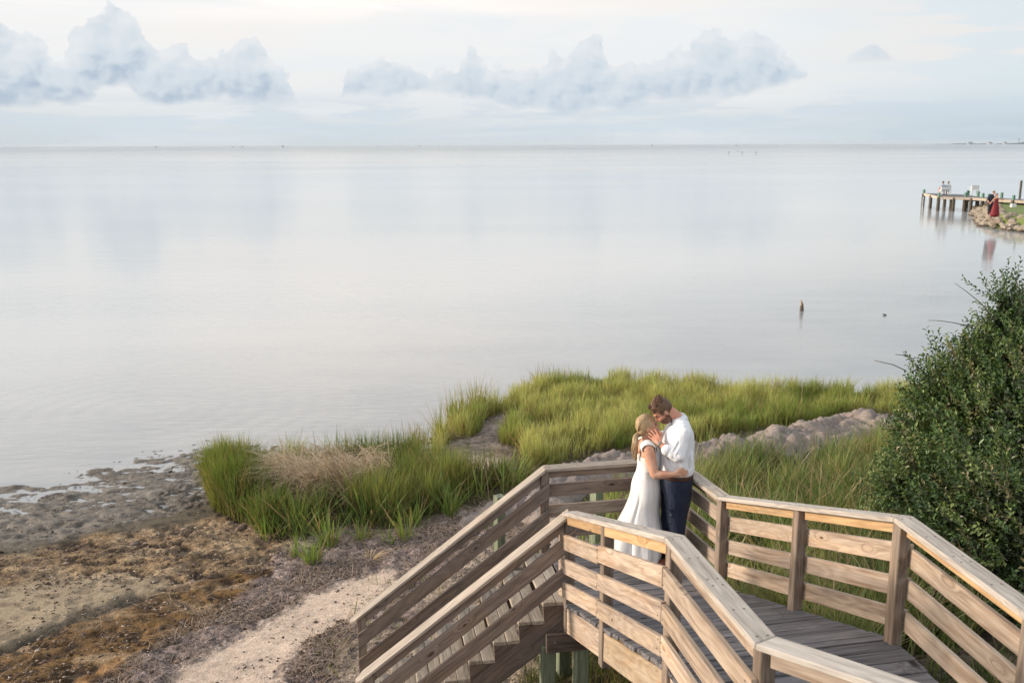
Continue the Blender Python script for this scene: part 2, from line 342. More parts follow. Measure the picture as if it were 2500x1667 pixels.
def build_terrain():
    xs = np.concatenate([np.arange(-18, -9.5, .25), np.arange(-9.5, -6.5, .055), np.arange(-6.5, 3.0, .034), np.arange(3.0, 10, .08), np.arange(10, 18.1, .3)])
    ys = np.concatenate([np.arange(1.0, 7.0, .2), np.arange(7.0, 9.5, .06), np.arange(9.5, 16.0, .034), np.arange(16.0, 20, .055), np.arange(20, 28.1, .16)])
    X, Y = np.meshgrid(xs, ys); x = X.ravel(); y = Y.ravel()
    h = base_h(x, y)
    col = np.zeros((len(x), 3)); amp = np.zeros(len(x)); wet = np.zeros(len(x)); scl = np.full(len(x), 4.0)
    veg = np.array((.115, .095, .05)); soil = np.array((.105, .075, .055)); sub = np.array((.12, .11, .09))
    t = sstep(h, .3, 1.2)[:, None]; col[:] = veg * (1 - t) + soil * t; amp[:] = .03
    sand0 = np.array((.30, .235, .185)); lft = sstep(x, .8, -.6)[:, None] * sstep(y, 15.5, 13.5)[:, None]
    col = col * (1 - lft) + sand0 * lft
    u = sstep(h, .0, -.1)[:, None]; col = col * (1 - u) + sub * u
    w1 = (fbm(x * .9, y * .9, 4, 3) - .5) * 1.5; w2 = (fbm(x * .9, y * .9, 4, 9) - .5) * 1.5
    f1 = (fbm(x * 5, y * 5, 3, 21) - .5) * .5; f2 = (fbm(x * 5, y * 5, 3, 25) - .5) * .5
    for name, poly, c, a, s, wt in ZONES:
        k = 0
        for q in range(5):
            ox, oy = .11 * math.cos(q * 1.257), .11 * math.sin(q * 1.257)
            g = .22 if name in ('clay', 'sand', 'algae', 'streak') else .7
            k = k + in_poly(x + (w1 + f1) * g + ox, y + (w2 + f2) * g + oy, poly)
        k = k / 5.0
        col = col * (1 - k)[:, None] + np.array(c) * k[:, None]
        amp = amp * (1 - k) + a * k; wet = wet * (1 - k) + wt * k; scl = scl * (1 - k) + s * k
    # lumps, holes and foot marks
    n1 = fbm(x * 3.4, y * 3.4, 4, 1); n2 = fbm(x * 9, y * 9, 3, 5); n3 = fbm(x * 1.3, y * 2.6, 3, 15)
    n4 = fbm(x * 19, y * 19, 2, 7); lump = (n1 - .5) * 1.5 + (n2 - .5) * 1.3 + (n4 - .5) * .8
    h = h + amp * lump * 1.6
    dens = sstep(fbm(x * .7, y * .7, 3, 31), .42, .6)
    pn = fbm(x * 5.6, y * 7.6, 2, 41)
    pits = sstep(pn, .56, .68) * (.35 + .65 * dens) * np.clip(amp / .02, 0, 1.5) * (wet > .02)
    h = h - .05 * pits
    col = col * (1 - .8 * pits)[:, None] + np.array((.04, .028, .022)) * (.8 * pits)[:, None]   # darker towards the bottom of the holes
    # colour mottling of dead seagrass, algae and drying sand
    mot = fbm(x * 2.1, y * 2.1, 4, 51)[:, None] - .5; mo2 = fbm(x * 16, y * 16, 2, 61)[:, None] - .5
    ka = np.clip(amp / .022, .22, 1)[:, None]; hi = sstep(fbm(x * 1.6 + 9, y * 3.0, 4, 55), .5, .66) * (wet > .05) * (wet < .3) * (amp > .015)
    col = col * (1 - .5 * hi)[:, None] + np.array((.36, .27, .175)) * (.5 * hi)[:, None]
    col = col * (1 + 1.1 * mot * ka + 1.2 * mo2 * ka)
    db = sstep(fbm(x * 3.0 + 5, y * 6.0, 4, 71), .585, .66) * sstep(amp, .011, .02) * sstep(wet, .3, .1)
    col = col * (1 - .45 * db)[:, None] + np.array((.075, .055, .05)) * (.45 * db)[:, None]; h += .012 * db
    # ripple marks and water films of the mud flat
    mud = sstep(wet, .35, .7)
    rip = fbm(x * 1.1 + .3 * y, y * 4.2, 4, 81)
    rip2 = fbm(x * 4.5 + 2 * rip, y * 8.5, 3, 85); h = h + mud * ((rip - .5) * .08 + (rip2 - .5) * .07 - .003 + (fbm(x * 15, y * 19, 2, 88) - .5) * .035)
    scarp = wpoly([(-200, 1660), (0, 1583), (100, 1543), (205, 1494), (345, 1447)], .18)
    d = np.full(len(x), 9.0)
    for (ax, ay), (bx, by) in zip(scarp[:-1], scarp[1:]):
        tt = np.clip(((x + f1 * .5 - ax) * (bx - ax) + (y + f2 * .5 - ay) * (by - ay)) / ((bx - ax) ** 2 + (by - ay) ** 2), 0, 1)
        d = np.minimum(d, np.hypot(x + f1 * .5 - ax - tt * (bx - ax), y + f2 * .5 - ay - tt * (by - ay)))
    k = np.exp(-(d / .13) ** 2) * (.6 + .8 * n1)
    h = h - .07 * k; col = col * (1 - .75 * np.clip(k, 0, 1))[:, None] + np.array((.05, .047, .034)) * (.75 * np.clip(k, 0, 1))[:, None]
    col = np.clip(col, .01, .8)
    nx, ny = len(xs), len(ys); i = np.arange(nx * ny).reshape(ny, nx)
    q = np.stack([i[:-1, :-1], i[:-1, 1:], i[1:, 1:], i[1:, :-1]], -1).reshape(-1, 4)
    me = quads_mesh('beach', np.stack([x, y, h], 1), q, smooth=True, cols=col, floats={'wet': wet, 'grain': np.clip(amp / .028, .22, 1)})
    m, t, b = new_mat('beach ground')
    a = t.n.new('ShaderNodeAttribute'); a.attribute_name = 'col'; w = t.n.new('ShaderNodeAttribute'); w.attribute_name = 'wet'; ga = t.n.new('ShaderNodeAttribute'); ga.attribute_name = 'grain'
    co = t.coord('Object'); n = t.noise(co, 42, 5, .7); n3 = t.noise(co, 17, 4, .65); n2 = t.noise(t.vm('MULTIPLY', co, (30, 14, 20)), 1.0, 4, .7, 1.5)
    k = t.m('ADD', t.m('ADD', t.lin(n, .33, .67, .2, 1.8), t.lin(n2, .33, .67, -.5, .5)), t.lin(n3, .33, .67, -.4, .4))
    k = t.m('MAXIMUM', .12, k); k = t.m('ADD', 1.0, t.m('MULTIPLY', t.m('SUBTRACT', k, 1.0), ga.outputs['Fac']))
    t.put(b.inputs['Base Color'], t.mix(1.0, a.outputs['Color'], t.comb(k, k, k), 'MULTIPLY'))
    t.put(b.inputs['Roughness'], t.lin(w.outputs['Fac'], 0, .8, .95, .42)); b.inputs['Specular IOR Level'].default_value = .3
    t.put(b.inputs['Normal'], t.bump(t.m('ADD', t.m('ADD', n, n3), n2), .75, .03))
    o = link('beach', me, m); tag(o, 'brown and sandy beach with mud flats sloping up under the boardwalk', None, None, 'structure')
    return o
build_terrain()

# ------------------------------------------------------------------ water
def build_water():
    R = 30000.0
    vs_ = [(-R, -60, 0), (R, -60, 0), (R, R, 0), (-R, R, 0)]
    me = quads_mesh('water', vs_, [(0, 1, 2, 3)])
    m, t, b = new_mat('bay water')
    co = t.coord('Object'); x, y, z = t.sep(co)
    dist0 = t.m('ADD', y, t.m('MULTIPLY', x, -.78))
    t.put(b.inputs['IOR'], t.m('MULTIPLY', t.step(y, 150.0, 1600.0, 2.0, 1.42), t.step(dist0, 18.0, 40.0, .76, 1.0)))
    near = t.step(y, 60.0, 12.0)
    big = t.noise(t.vm('MULTIPLY', co, (.012, .03, 1)), 1.0, 3, .5)
    shallow = t.mix(t.step(big, .35, .65), (.44, .465, .47), (.52, .525, .52))
    shore = t.noise(t.vm('MULTIPLY', co, (.25, .5, 1)), 1.0, 3, .5)
    bed = t.mix(t.step(shore, .3, .7), (.27, .285, .295), (.33, .34, .34))
    dist = t.m('ADD', y, t.m('MULTIPLY', x, -.78))       # distance off the beach on the left
    lane = t.noise(t.vm('MULTIPLY', co, (.004, .03, 1)), 1.0, 4, .6, .8)
    rough_l = t.step(lane, .38, .66)
    t.put(b.inputs['Base Color'], t.mix(t.step(y, 120.0, 1500.0), t.mix(t.step(dist, 20.0, 46.0), bed, shallow), t.mix(rough_l, (.30, .345, .36), (.10, .16, .19))))  # duller reflection of rippled far lanes put into the base colour
    # ripples: fine close in, long lazy swell further out, with slick lanes
    r1 = t.noise(t.vm('MULTIPLY', co, (1.6, 5.5, 1)), 1.0, 3, .55, .4)
    r2 = t.noise(t.vm('MULTIPLY', co, (.25, .9, 1)), 1.0, 4, .55, .3)
    r3 = t.noise(t.vm('MULTIPLY', co, (.03, .11, 1)), 1.0, 3, .5)
    far = t.step(y, 40.0, 700.0)
    cx_, cy_ = -9.0, 22.0
    ring = t.vm('LENGTH', t.comb(t.m('SUBTRACT', x, cx_), t.m('MULTIPLY', t.m('SUBTRACT', y, cy_), 1.0), 0))
    ringw = t.m('MULTIPLY', t.m('SINE', t.m('ADD', t.m('MULTIPLY', ring, 11.0), t.m('MULTIPLY', r2, 5.0))), t.m('MULTIPLY', t.step(ring, 9.0, 3.0), .2))
    ring2 = t.vm('LENGTH', t.comb(t.m('SUBTRACT', x, -1.0), t.m('SUBTRACT', y, 30.0), 0))
    ringw2 = t.m('MULTIPLY', t.m('SINE', t.m('ADD', t.m('MULTIPLY', ring2, 9.0), t.m('MULTIPLY', r2, 4.0))), t.m('MULTIPLY', t.step(ring2, 11.0, 3.0), .14))
    hh = t.m('ADD', t.m('ADD', t.m('MULTIPLY', r1, t.m('MULTIPLY', near, 2.2)), t.m('MULTIPLY', r2, .8)), t.m('ADD', t.m('MULTIPLY', r3, 2.0), t.m('ADD', ringw, ringw2)))
    st = t.m('MULTIPLY', t.m('ADD', .35, t.m('MULTIPLY', rough_l, .65)), t.m('ADD', .16, t.m('MULTIPLY', far, .55)))
    t.put(b.inputs['Normal'], t.bump(hh, st, .12))
    t.put(b.inputs['Roughness'], t.m('ADD', t.step(y, 25.0, 90.0, .06, .11), t.m('MULTIPLY', far, t.m('MULTIPLY', rough_l, .26))))
    o = link('water', me, m); tag(o, 'calm pale bay water reflecting the clouds out to the horizon', None, None, 'structure')
build_water()

# ------------------------------------------------------------------ wood
def wood(name, light, dark, grey, greyness, rough=.8, fresh=None, wear=.5, gscale=1.0, freshlo=.42, var=(.80, 1.14)):
    m, t, b = new_mat(name)
    co = t.coord('Object'); info = t.n.new('ShaderNodeObjectInfo'); rnd = info.outputs['Random']
    off = t.comb(t.m('MULTIPLY', rnd, 37.0), t.m('MULTIPLY', rnd, 91.0), t.m('MULTIPLY', rnd, 53.0))
    p = t.vm('ADD', co, off); x, y, z = t.sep(p)
    # knots bend the grain round them
    kv = t.comb(t.m('MULTIPLY', x, 2.1), t.m('MULTIPLY', y, .4), t.m('MULTIPLY', z, 5.5))
    kd = t.voro(kv, 1.0)
    kn = t.step(kd, .34, .0)
    grainv = t.comb(t.m('MULTIPLY', x, 1.1 * gscale), t.m('MULTIPLY', y, 26 * gscale), t.m('ADD', t.m('MULTIPLY', z, 26 * gscale), t.m('MULTIPLY', kn, 3.2)))
    g1 = t.noise(grainv, 1.0, 5, .6, .35)
    g2 = t.noise(t.comb(t.m('MULTIPLY', x, 6), t.m('MULTIPLY', y, 120), t.m('MULTIPLY', z, 120)), 1.0, 2, .6)
    ringv = t.noise(t.comb(t.m('MULTIPLY', x, .8), t.m('MULTIPLY', y, 5), t.m('ADD', t.m('MULTIPLY', z, 5), t.m('MULTIPLY', kn, .8))), 1.0, 2, .5)
    rings = t.m('MULTIPLY_ADD', t.m('SINE', t.m('MULTIPLY', ringv, 70.0)), .5, .5)
    gl = t.m('ADD', t.m('MULTIPLY', t.step(g1, .36, .58), .65), t.m('MULTIPLY', rings, .35))
    c = t.mix(gl, dark, light)
    if fresh is not None:
        fn = t.noise(t.comb(t.m('MULTIPLY', x, 2.6), t.m('MULTIPLY', y, 3), t.m('MULTIPLY', z, 16)), 1.0, 4, .6)
        c = t.mix(t.m('MULTIPLY', t.step(fn, freshlo, freshlo + .18), .8), c, t.mix(gl, tuple(v * .6 for v in fresh), fresh))
    gn = t.noise(t.comb(t.m('MULTIPLY', x, 1.7), t.m('MULTIPLY', y, 6), t.m('MULTIPLY', z, 9)), 1.0, 5, .6)
    lo = .72 - greyness * .6
    c = t.mix(t.m('MULTIPLY', t.step(gn, lo - .12, lo + .16), wear), c, t.mix(gl, tuple(v * .55 for v in grey), grey))
    c = t.mix(t.step(kd, .10, .05), c, tuple(v * .38 for v in dark))        # knot heart
    kk = t.m('ADD', t.lin(rnd, 0, 1, var[0], var[1]), t.m('MULTIPLY', t.m('SUBTRACT', g2, .5), .7))
    c = t.mix(1.0, c, t.comb(kk, kk, kk), 'MULTIPLY')
    t.put(b.inputs['Base Color'], c); b.inputs['Roughness'].default_value = rough; b.inputs['Specular IOR Level'].default_value = .3
    t.put(b.inputs['Normal'], t.bump(t.m('ADD', g1, t.m('MULTIPLY', g2, .5)), .5, .006))
    return m
M_RAIL = wood('weathered tan pine', (.56, .435, .32), (.33, .215, .135), (.44, .38, .33), .5)
M_RAIL2 = wood('weathered pink grey pine', (.53, .41, .31), (.30, .205, .14), (.43, .37, .325), .5)
M_CAP = wood('pale silvered pine', (.58, .505, .42), (.37, .305, .245), (.49, .465, .435), .75)
M_FRESH = wood('sheltered orange pine', (.52, .36, .2), (.34, .2, .1), (.42, .35, .27), .2, fresh=(.54, .36, .19))
M_FASCIA = wood('pale fascia board with orange streak', (.50, .40, .28), (.33, .23, .14), (.42, .36, .29), .4, fresh=(.55, .27, .09), freshlo=.56)
M_DECK = wood('grey deck board', (.205, .185, .18), (.06, .052, .052), (.205, .205, .225), .8, var=(.66, 1.2))
M_BROWN = wood('brown grey stair rail', (.29, .21, .155), (.145, .10, .075), (.25, .215, .20), .5)
M_STAIRCAP = wood('stair rail cap', (.50, .42, .335), (.30, .235, .18), (.42, .385, .35), .6)
M_TREAD = wood('grey tan stair tread', (.46, .385, .295), (.26, .20, .145), (.39, .365, .33), .5)
M_POST = wood('weathered brown post', (.30, .225, .165), (.14, .10, .075), (.25, .22, .195), .45)
M_GREEN = wood('green treated timber', (.27, .30, .20), (.14, .17, .11), (.22, .25, .19), .4)
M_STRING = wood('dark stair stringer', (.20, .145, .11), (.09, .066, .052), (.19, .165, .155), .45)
M_DARK = wood('dark beam timber', (.15, .105, .08), (.065, .048, .04), (.15, .135, .125), .4)  # one dark tone for the beams and joists below the deck
M_METAL = simple_mat('galvanised bolt', (.35, .34, .33), .45)
M_METAL.node_tree.nodes['Principled BSDF'].inputs['Metallic'].default_value = .7

# ------------------------------------------------------------------ boardwalk
LZ, UZ, RH = 2.03, 2.88, .89                # landing level, upper level, underside of cap above the boards
def V(*a): return Vector(a)
A = V(.34, 9.42, LZ); B = V(1.74, 9.69, LZ); C = V(2.05, 8.57, LZ); E = V(.53, 8.20, LZ)
F = V(1.055, 5.68, UZ); G = V(1.30, 4.385, UZ); D = V(2.67, 6.0, UZ); D3 = V(2.84, 4.66, UZ)
WD = V(.79, -.61, 0).normalized(); H = G + WD * 3.0; D4 = D3 + WD * 2.2
Mm = E.lerp(F, .45); Dm = C.lerp(D, .52)
bw = empty('boardwalk', (1.3, 7.5, 0.7), 'weathered timber boardwalk ramp and landing with slatted railings where the couple stands', 'boardwalk')
def cap_run(pts, parent, mats, hw=.072, th=.038, lift=RH, gap=.0015, names='cap_rail'):
    """mitred flat rail caps along a polyline of deck-level points"""
    P_ = [p + V(0, 0, lift) for p in pts]; L = []
    for k, p in enumerate(P_):
        d0 = (p - P_[k - 1]) if k else (P_[1] - p); d1 = (P_[k + 1] - p) if k < len(P_) - 1 else d0
        d0 = V(d0.x, d0.y, 0).normalized(); d1 = V(d1.x, d1.y, 0).normalized()
        n0 = V(-d0.y, d0.x, 0); n1 = V(-d1.y, d1.x, 0); mt = (n0 + n1).normalized(); L.append(mt * (hw / max(mt.dot(n0), .35)))
    for k in range(len(P_) - 1):
        p, q = P_[k], P_[k + 1]; d = (q - p).normalized() * gap; up = V(0, 0, th)
        c = [p - L[k] + d, q - L[k + 1] - d, q + L[k + 1] - d, p + L[k] + d]
        hexa(names, c + [v + up for v in c], mats[k % len(mats)], parent, q - p, bev=.006)
cap_run([E, F, G, H], bw, [M_CAP]); cap_run([A, B, C, D, D3, D4], bw, [M_STAIRCAP, M_STAIRCAP, M_CAP, M_CAP, M_CAP])
PS = .089
def hdir(a, b): d = b - a; return V(d.x, d.y, 0).normalized()
uEF, uCD = hdir(E, F), hdir(C, D)
for p, u, lowz in ((E, uEF, 1.62), (Mm, uEF, None), (F, uEF, None), (G, hdir(F, G), None)):
    post('post', p.x, p.y, (lowz or p.z - .36), p.z + RH - .001, PS, math.atan2(u.y, u.x), M_POST, bw)
for p, u, lowz in ((A, hdir(A, B), 1.5), (B, hdir(A, B), 1.6), (C, uCD, 1.6), (Dm, uCD, None), (D, uCD, None), (D3, hdir(D, D3), None)):
    post('post', p.x, p.y, (lowz or p.z - .3), p.z + RH - .001, PS, math.atan2(u.y, u.x), M_POST, bw)
def rails(a, b, side, mats, offs=(.175, .415, .655), hgt=.14, ext=(0, 0), parent=None, topmat=None, th=.036, name='rail_board', split=()):
    """horizontal boards between posts a and b on the given side (+1 left of a->b), plus the sheltered board under the cap"""
    parent = parent or bw
    u = hdir(a, b); n = V(-u.y, u.x, 0) * side * (PS / 2 + th / 2 + .001); s = (b - a) / (V(b.x - a.x, b.y - a.y, 0).length)
    cuts = [0.0] + list(split) + [1.0]
    vis = hgt * (V(b.x - a.x, b.y - a.y, 0).length and (b - a).length / V(b.x - a.x, b.y - a.y, 0).length)
    for k, o in enumerate(offs):
        for c0, c1 in zip(cuts[:-1], cuts[1:]):
            p = a.lerp(b, c0); q = a.lerp(b, c1)
            p = p + (s * -ext[0] if c0 == 0 else s * .0015) ; q = q + (s * ext[1] if c1 == 1 else s * -.0015)
            zo = V(0, 0, RH - o - vis / 2 + random.uniform(-.006, .006)); tw = V(0, 0, random.uniform(-.008, .008))
            vboard(name, p + n + zo, q + n + zo + tw, vis, th, mats[k % len(mats)], parent)
    if topmat:
        for c0, c1 in zip(cuts[:-1], cuts[1:]):
            p = a.lerp(b, c0) + s * (PS / 2 + .002); q = a.lerp(b, c1) - s * (PS / 2 + .002); zo = V(0, 0, RH - .046)
            vboard('top_rail', p + zo + n * .35, q + zo + n * .35, .086, .036, topmat, parent)
rails(E, F, -1, [M_RAIL, M_RAIL2], ext=(.075, .0), topmat=M_FRESH, split=(.45,))
rails(F, G, -1, [M_RAIL], ext=(-.012, .03), topmat=M_RAIL)
rails(G, H, -1, [M_RAIL], ext=(-.03, 0), topmat=M_RAIL)
rails(A, B, 1, [M_BROWN, M_RAIL2], ext=(-.045, 0), topmat=M_BROWN)
rails(B, C, 1, [M_RAIL2], ext=(.0, .045), topmat=M_BROWN)
rails(C, D, 1, [M_RAIL, M_RAIL2], ext=(-.045, .04), topmat=M_FRESH, split=(.52,))
rails(D, D3, 1, [M_RAIL], ext=(-.05, .05), topmat=M_FRESH)
rails(D3, D4, 1, [M_RAIL], topmat=M_RAIL)
# deck boards: all run across the walk; they are cut along the two edges
def deck_boards():
    bd = V(.980, .198, 0).normalized(); step = V(.198, -.980, 0).normalized()
    def hit(p, d, a, b):                                    # parameter along d where it meets segment a-b
        e = V(b.x - a.x, b.y - a.y, 0); den = d.x * e.y - d.y * e.x
        t = ((a.x - p.x) * e.y - (a.y - p.y) * e.x) / den; s = ((a.x - p.x) * d.y - (a.y - p.y) * d.x) / den
        return t, s
    inn = lambda p, q, k: p + V(-hdir(p, q).y, hdir(p, q).x, 0) * k
    left = [A, E, F, G, G + hdir(F, G) * 3]; right = [B, C, D, D3, D3 + hdir(D, D3) * 3]
    w, gap = .136, .010; p0 = E.lerp(A, 1.02); s = 0.0
    dEF = V(F.x - E.x, F.y - E.y, 0).length * abs(uEF.dot(step))
    nland = V(E.x - p0.x, E.y - p0.y, 0).dot(step)
    def zat(sv):
        return LZ + (UZ - LZ) * min(max((sv - nland) / dEF, 0), 1)
    while s < 7.2:
        sl = (UZ - LZ) / dEF if nland - .02 < s < nland + dEF else 0.0
        adv = (w + gap) / math.sqrt(1 + sl * sl)
        mid = p0 + step * (s + adv / 2)
        def span(pt):
            lo = [hit(pt, bd, left[k], left[k + 1]) for k in range(4)]; hi = [hit(pt, bd, right[k], right[k + 1]) for k in range(4)]
            a_ = [t_ for t_, q in lo if -.02 <= q <= 1.02]; b_ = [t_ for t_, q in hi if -.02 <= q <= 1.02]
            return (max(a_) if a_ else None), (min(b_) if b_ else None)
        ta, tb = span(mid)
        if ta is None or tb is None: s += adv; continue
        j = random.uniform(-.012, .012)
        ta += -.04 + j if s > nland else .03
        tb += .035 + random.uniform(-.012, .012)
        za, zb = zat(s + gap / 2), zat(s + adv - gap / 2)
        f = [p0 + step * (s + gap / 2) + bd * ta, p0 + step * (s + gap / 2) + bd * tb, p0 + step * (s + adv - gap / 2) + bd * tb, p0 + step * (s + adv - gap / 2) + bd * ta]
        wob = random.uniform(-.003, .003)
        top = [V(q.x, q.y, z_ + wob) for q, z_ in zip(f, (za, za, zb, zb))]; bot = [q - V(0, 0, .036) for q in top]
        hexa('deck_board', bot + top, M_DECK, bw, bd, V(0, 0, 1), .006)
        s += adv
deck_boards()
# fascia boards outside the ramp, joists below, beams and piles
nEF = V(uEF.y, -uEF.x, 0)
slope = (F - E).normalized()
for c0, c1 in ((.02, .435), (.468, .985)):
    p, q = E.lerp(F, c0), E.lerp(F, c1)
    vboard('fascia_board', p - V(0, 0, .175) + nEF * .012, q - V(0, 0, .175) + nEF * .012, .255, .036, M_FASCIA if c0 > .4 else M_RAIL2, bw)
vboard('fascia_board', F - V(0, 0, .17) + hdir(F, G) * .05, G - V(0, 0, .17), .24, .036, M_RAIL, bw)
vboard('fascia_board', C + V(.0, 0, -.17) - nEF * .02, D - V(0, 0, .17) - nEF * .02, .24, .036, M_RAIL2, bw)
vboard('fascia_board', A + V(.05, 0, -.17), B - V(.05, 0, .17), .24, .036, M_BROWN, bw)
vboard('fascia_board', B - V(0, .05, .17), C - V(0, -.05, .17), .24, .036, M_BROWN, bw)
for k in (.3, .7):
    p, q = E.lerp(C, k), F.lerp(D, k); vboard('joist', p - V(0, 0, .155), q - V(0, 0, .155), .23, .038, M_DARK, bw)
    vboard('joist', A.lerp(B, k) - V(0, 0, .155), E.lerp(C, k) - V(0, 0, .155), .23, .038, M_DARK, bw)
xd = V(.982, .186, 0).normalized(); yd = V(.186, -.982, 0)
b0 = V(.315, 8.11, 1.655)
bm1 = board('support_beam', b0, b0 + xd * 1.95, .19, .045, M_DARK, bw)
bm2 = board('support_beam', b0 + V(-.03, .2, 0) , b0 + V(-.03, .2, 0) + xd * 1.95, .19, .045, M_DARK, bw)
def pile(x, y, zt, s=.135):
    return post('support_post', x, y, ground_h(x, y) - .3, zt, s, math.atan2(xd.y, xd.x), M_GREEN, bw, .008)
for x_, y_, z_ in ((.335, 8.215, 1.60), (.66, 8.255, 1.60), (1.9, 8.51, 1.60), (.55, 9.25, 1.70), (1.6, 9.5, 1.70), (1.05, 6.1, 2.4), (2.45, 6.35, 2.4), (1.5, 4.6, 2.6), (2.7, 4.8, 2.6)): pile(x_, y_, z_)
bm3 = board('support_beam', A + V(.1, -.2, -.39), B + V(-.05, -.2, -.39), .19, .045, M_DARK, bw)
def disc(name, ctr, nrm, r, th, mat, parent, n=10):
    bm = bmesh.new(); bmesh.ops.create_cone(bm, cap_ends=True, segments=n, radius1=r, radius2=r * .85, depth=th)
    me = bpy.data.meshes.new(name); bm.to_mesh(me); bm.free(); o = link(name, me, mat, parent)
    place_m = nrm.to_track_quat('Z', 'Y').to_matrix().to_4x4(); place_m.translation = ctr
    par = parent
    inv = par.matrix_basis.inverted() if par.parent is None else (par.parent.matrix_basis @ par.matrix_basis).inverted()
    o.matrix_basis = inv @ place_m
    return o
disc('bolt', b0 + xd * .42 + yd * .03 + V(0, 0, -.01), yd, .016, .016, M_METAL, bm1)
disc('bolt', b0 + xd * .08 + yd * .03 + V(0, 0, .02), yd, .012, .014, M_METAL, bm1)

# ------------------------------------------------------------------ staircase
st = empty('staircase', (-.9, 8.7, .4), 'timber stairs with two sloping handrails going down from the landing to the beach', 'staircase')
sd_ = V(-1, -.161, -.767); sh = V(-1, -.161, 0).normalized(); sn = V(.159, -.987, 0)
RUN, RISE = .2392, .1811
near0 = V(.52, 8.285, LZ); far0 = V(.345, 9.33, LZ)
for k in range(10):
    z = LZ - .004 - RISE * k
    for j in range(2):
        o0 = RUN * k + j * .131 - .014
        p, q = near0 + sh * (o0 + .064) + sn * .05, far0 + sh * (o0 + .064)
        p = V(p.x, p.y, z - .019 + random.uniform(-.003, .003)); q = V(q.x, q.y, z - .019)
        c = [p - sh * .063, q - sh * .063, q + sh * .063, p + sh * .063]
        c = [v - V(0, 0, .019) for v in c] + [v + V(0, 0, .019) for v in c]
        hexa('tread_board', c, M_TREAD, st, q - p, V(0, 0, 1), .005)
def stringer(org, mat, th=.04):
    prof = []; n = 10                                     # saw-tooth profile: (run, z)
    for k in range(n):
        prof += [(RUN * k - .01, LZ - .045 - RISE * (k - 1) - RISE if k == 0 else LZ - .045 - RISE * k), (RUN * (k + 1) - .012 + .012, LZ - .045 - RISE * k)]
    prof += [(RUN * n, LZ - .045 - RISE * n)]
    low = [(RUN * n, LZ - .045 - RISE * n - .12), (RUN * n - .2, LZ - .30 - RISE * (n - 1)), (.0, LZ - .33), (-.01, LZ - .2)]
    pts = prof + low
    bm = bmesh.new(); vs_ = []
    for s_ in (-th / 2, th / 2):
        vs_.append([bm.verts.new(V(org.x, org.y, 0) + sh * a + sn * s_ + V(0, 0, z)) for a, z in pts])
    n_p = len(pts)
    f0 = bm.faces.new(vs_[0]); f1 = bm.faces.new(list(reversed(vs_[1])))
    for k in range(n_p): bm.faces.new([vs_[0][k], vs_[1][k], vs_[1][(k + 1) % n_p], vs_[0][(k + 1) % n_p]])
    bm.normal_update(); bmesh.ops.triangulate(bm, faces=[f0, f1]); bmesh.ops.recalc_face_normals(bm, faces=bm.faces)
    me = bpy.data.meshes.new('stringer'); bm.to_mesh(me); bm.free()
    M = set_frame(me, V(org.x, org.y, LZ - .2), sd_, V(0, 0, 1)); o = link('stringer', me, mat, st); place(o, M)
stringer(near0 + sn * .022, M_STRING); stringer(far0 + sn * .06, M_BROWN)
def stair_rail(top, tend, pt, n_side, cmat):
    e = top + sd_ * tend
    pp = top + sd_ * pt
    d = (e - top).normalized(); hw = .072; L = V(-sh.y, sh.x, 0) * hw; up = V(0, 0, .038); s = V(0, 0, RH)
    mt = sd_ * .0015; tip = sd_ * .07
    c = [top + s + mt - L, e + s - L, e + s + L, top + s + mt + L]
    # the lower end is cut with two slanting corners, as a board with its corners taken off
    bm = bmesh.new(); ring = [top + s + mt - L, e + s - L, e + s + tip - L * .45, e + s + tip + L * .45, e + s + L, top + s + mt + L]
    lo_ = [bm.verts.new(v) for v in ring]; hi_ = [bm.verts.new(v + up) for v in ring]; n = 6
    bm.faces.new(lo_); bm.faces.new(list(reversed(hi_)))
    for k in range(n): bm.faces.new([lo_[k], hi_[k], hi_[(k + 1) % n], lo_[(k + 1) % n]])
    bmesh.ops.recalc_face_normals(bm, faces=bm.faces); bmesh.ops.bevel(bm, geom=bm.edges[:], offset=.005, segments=1, affect='EDGES')
    me = bpy.data.meshes.new('cap_rail'); bm.to_mesh(me); bm.free(); M = set_frame(me, top + s, sd_, V(0, 0, 1)); o = link('cap_rail', me, cmat, st); place(o, M)
    post('post', pp.x, pp.y, ground_h(pp.x, pp.y) - .2, pp.z + RH - .004, PS, math.atan2(sh.y, sh.x), M_POST, st)
    s1 = sh.copy(); nn = sn * n_side * (PS / 2 + .02)
    sl = sd_ / V(sd_.x, sd_.y, 0).length
    vboard('top_rail', top + sl * .05 + V(0, 0, RH - .058), pp - sl * .047 + V(0, 0, RH - .058), .108, .036, M_BROWN, st)
    for o_ in (.235, .53):
        zo = V(0, 0, RH - o_)
        vboard('rail_board', top + nn + zo - sl * (.043 if n_side > 0 else -.05), pp + nn + zo + sl * .045, .172, .036, M_BROWN, st)
stair_rail(A + V(0, 0, 0), 2.0, 1.95, 1, M_STAIRCAP)
stair_rail(E, 1.93, 1.87, 1, M_STAIRCAP)

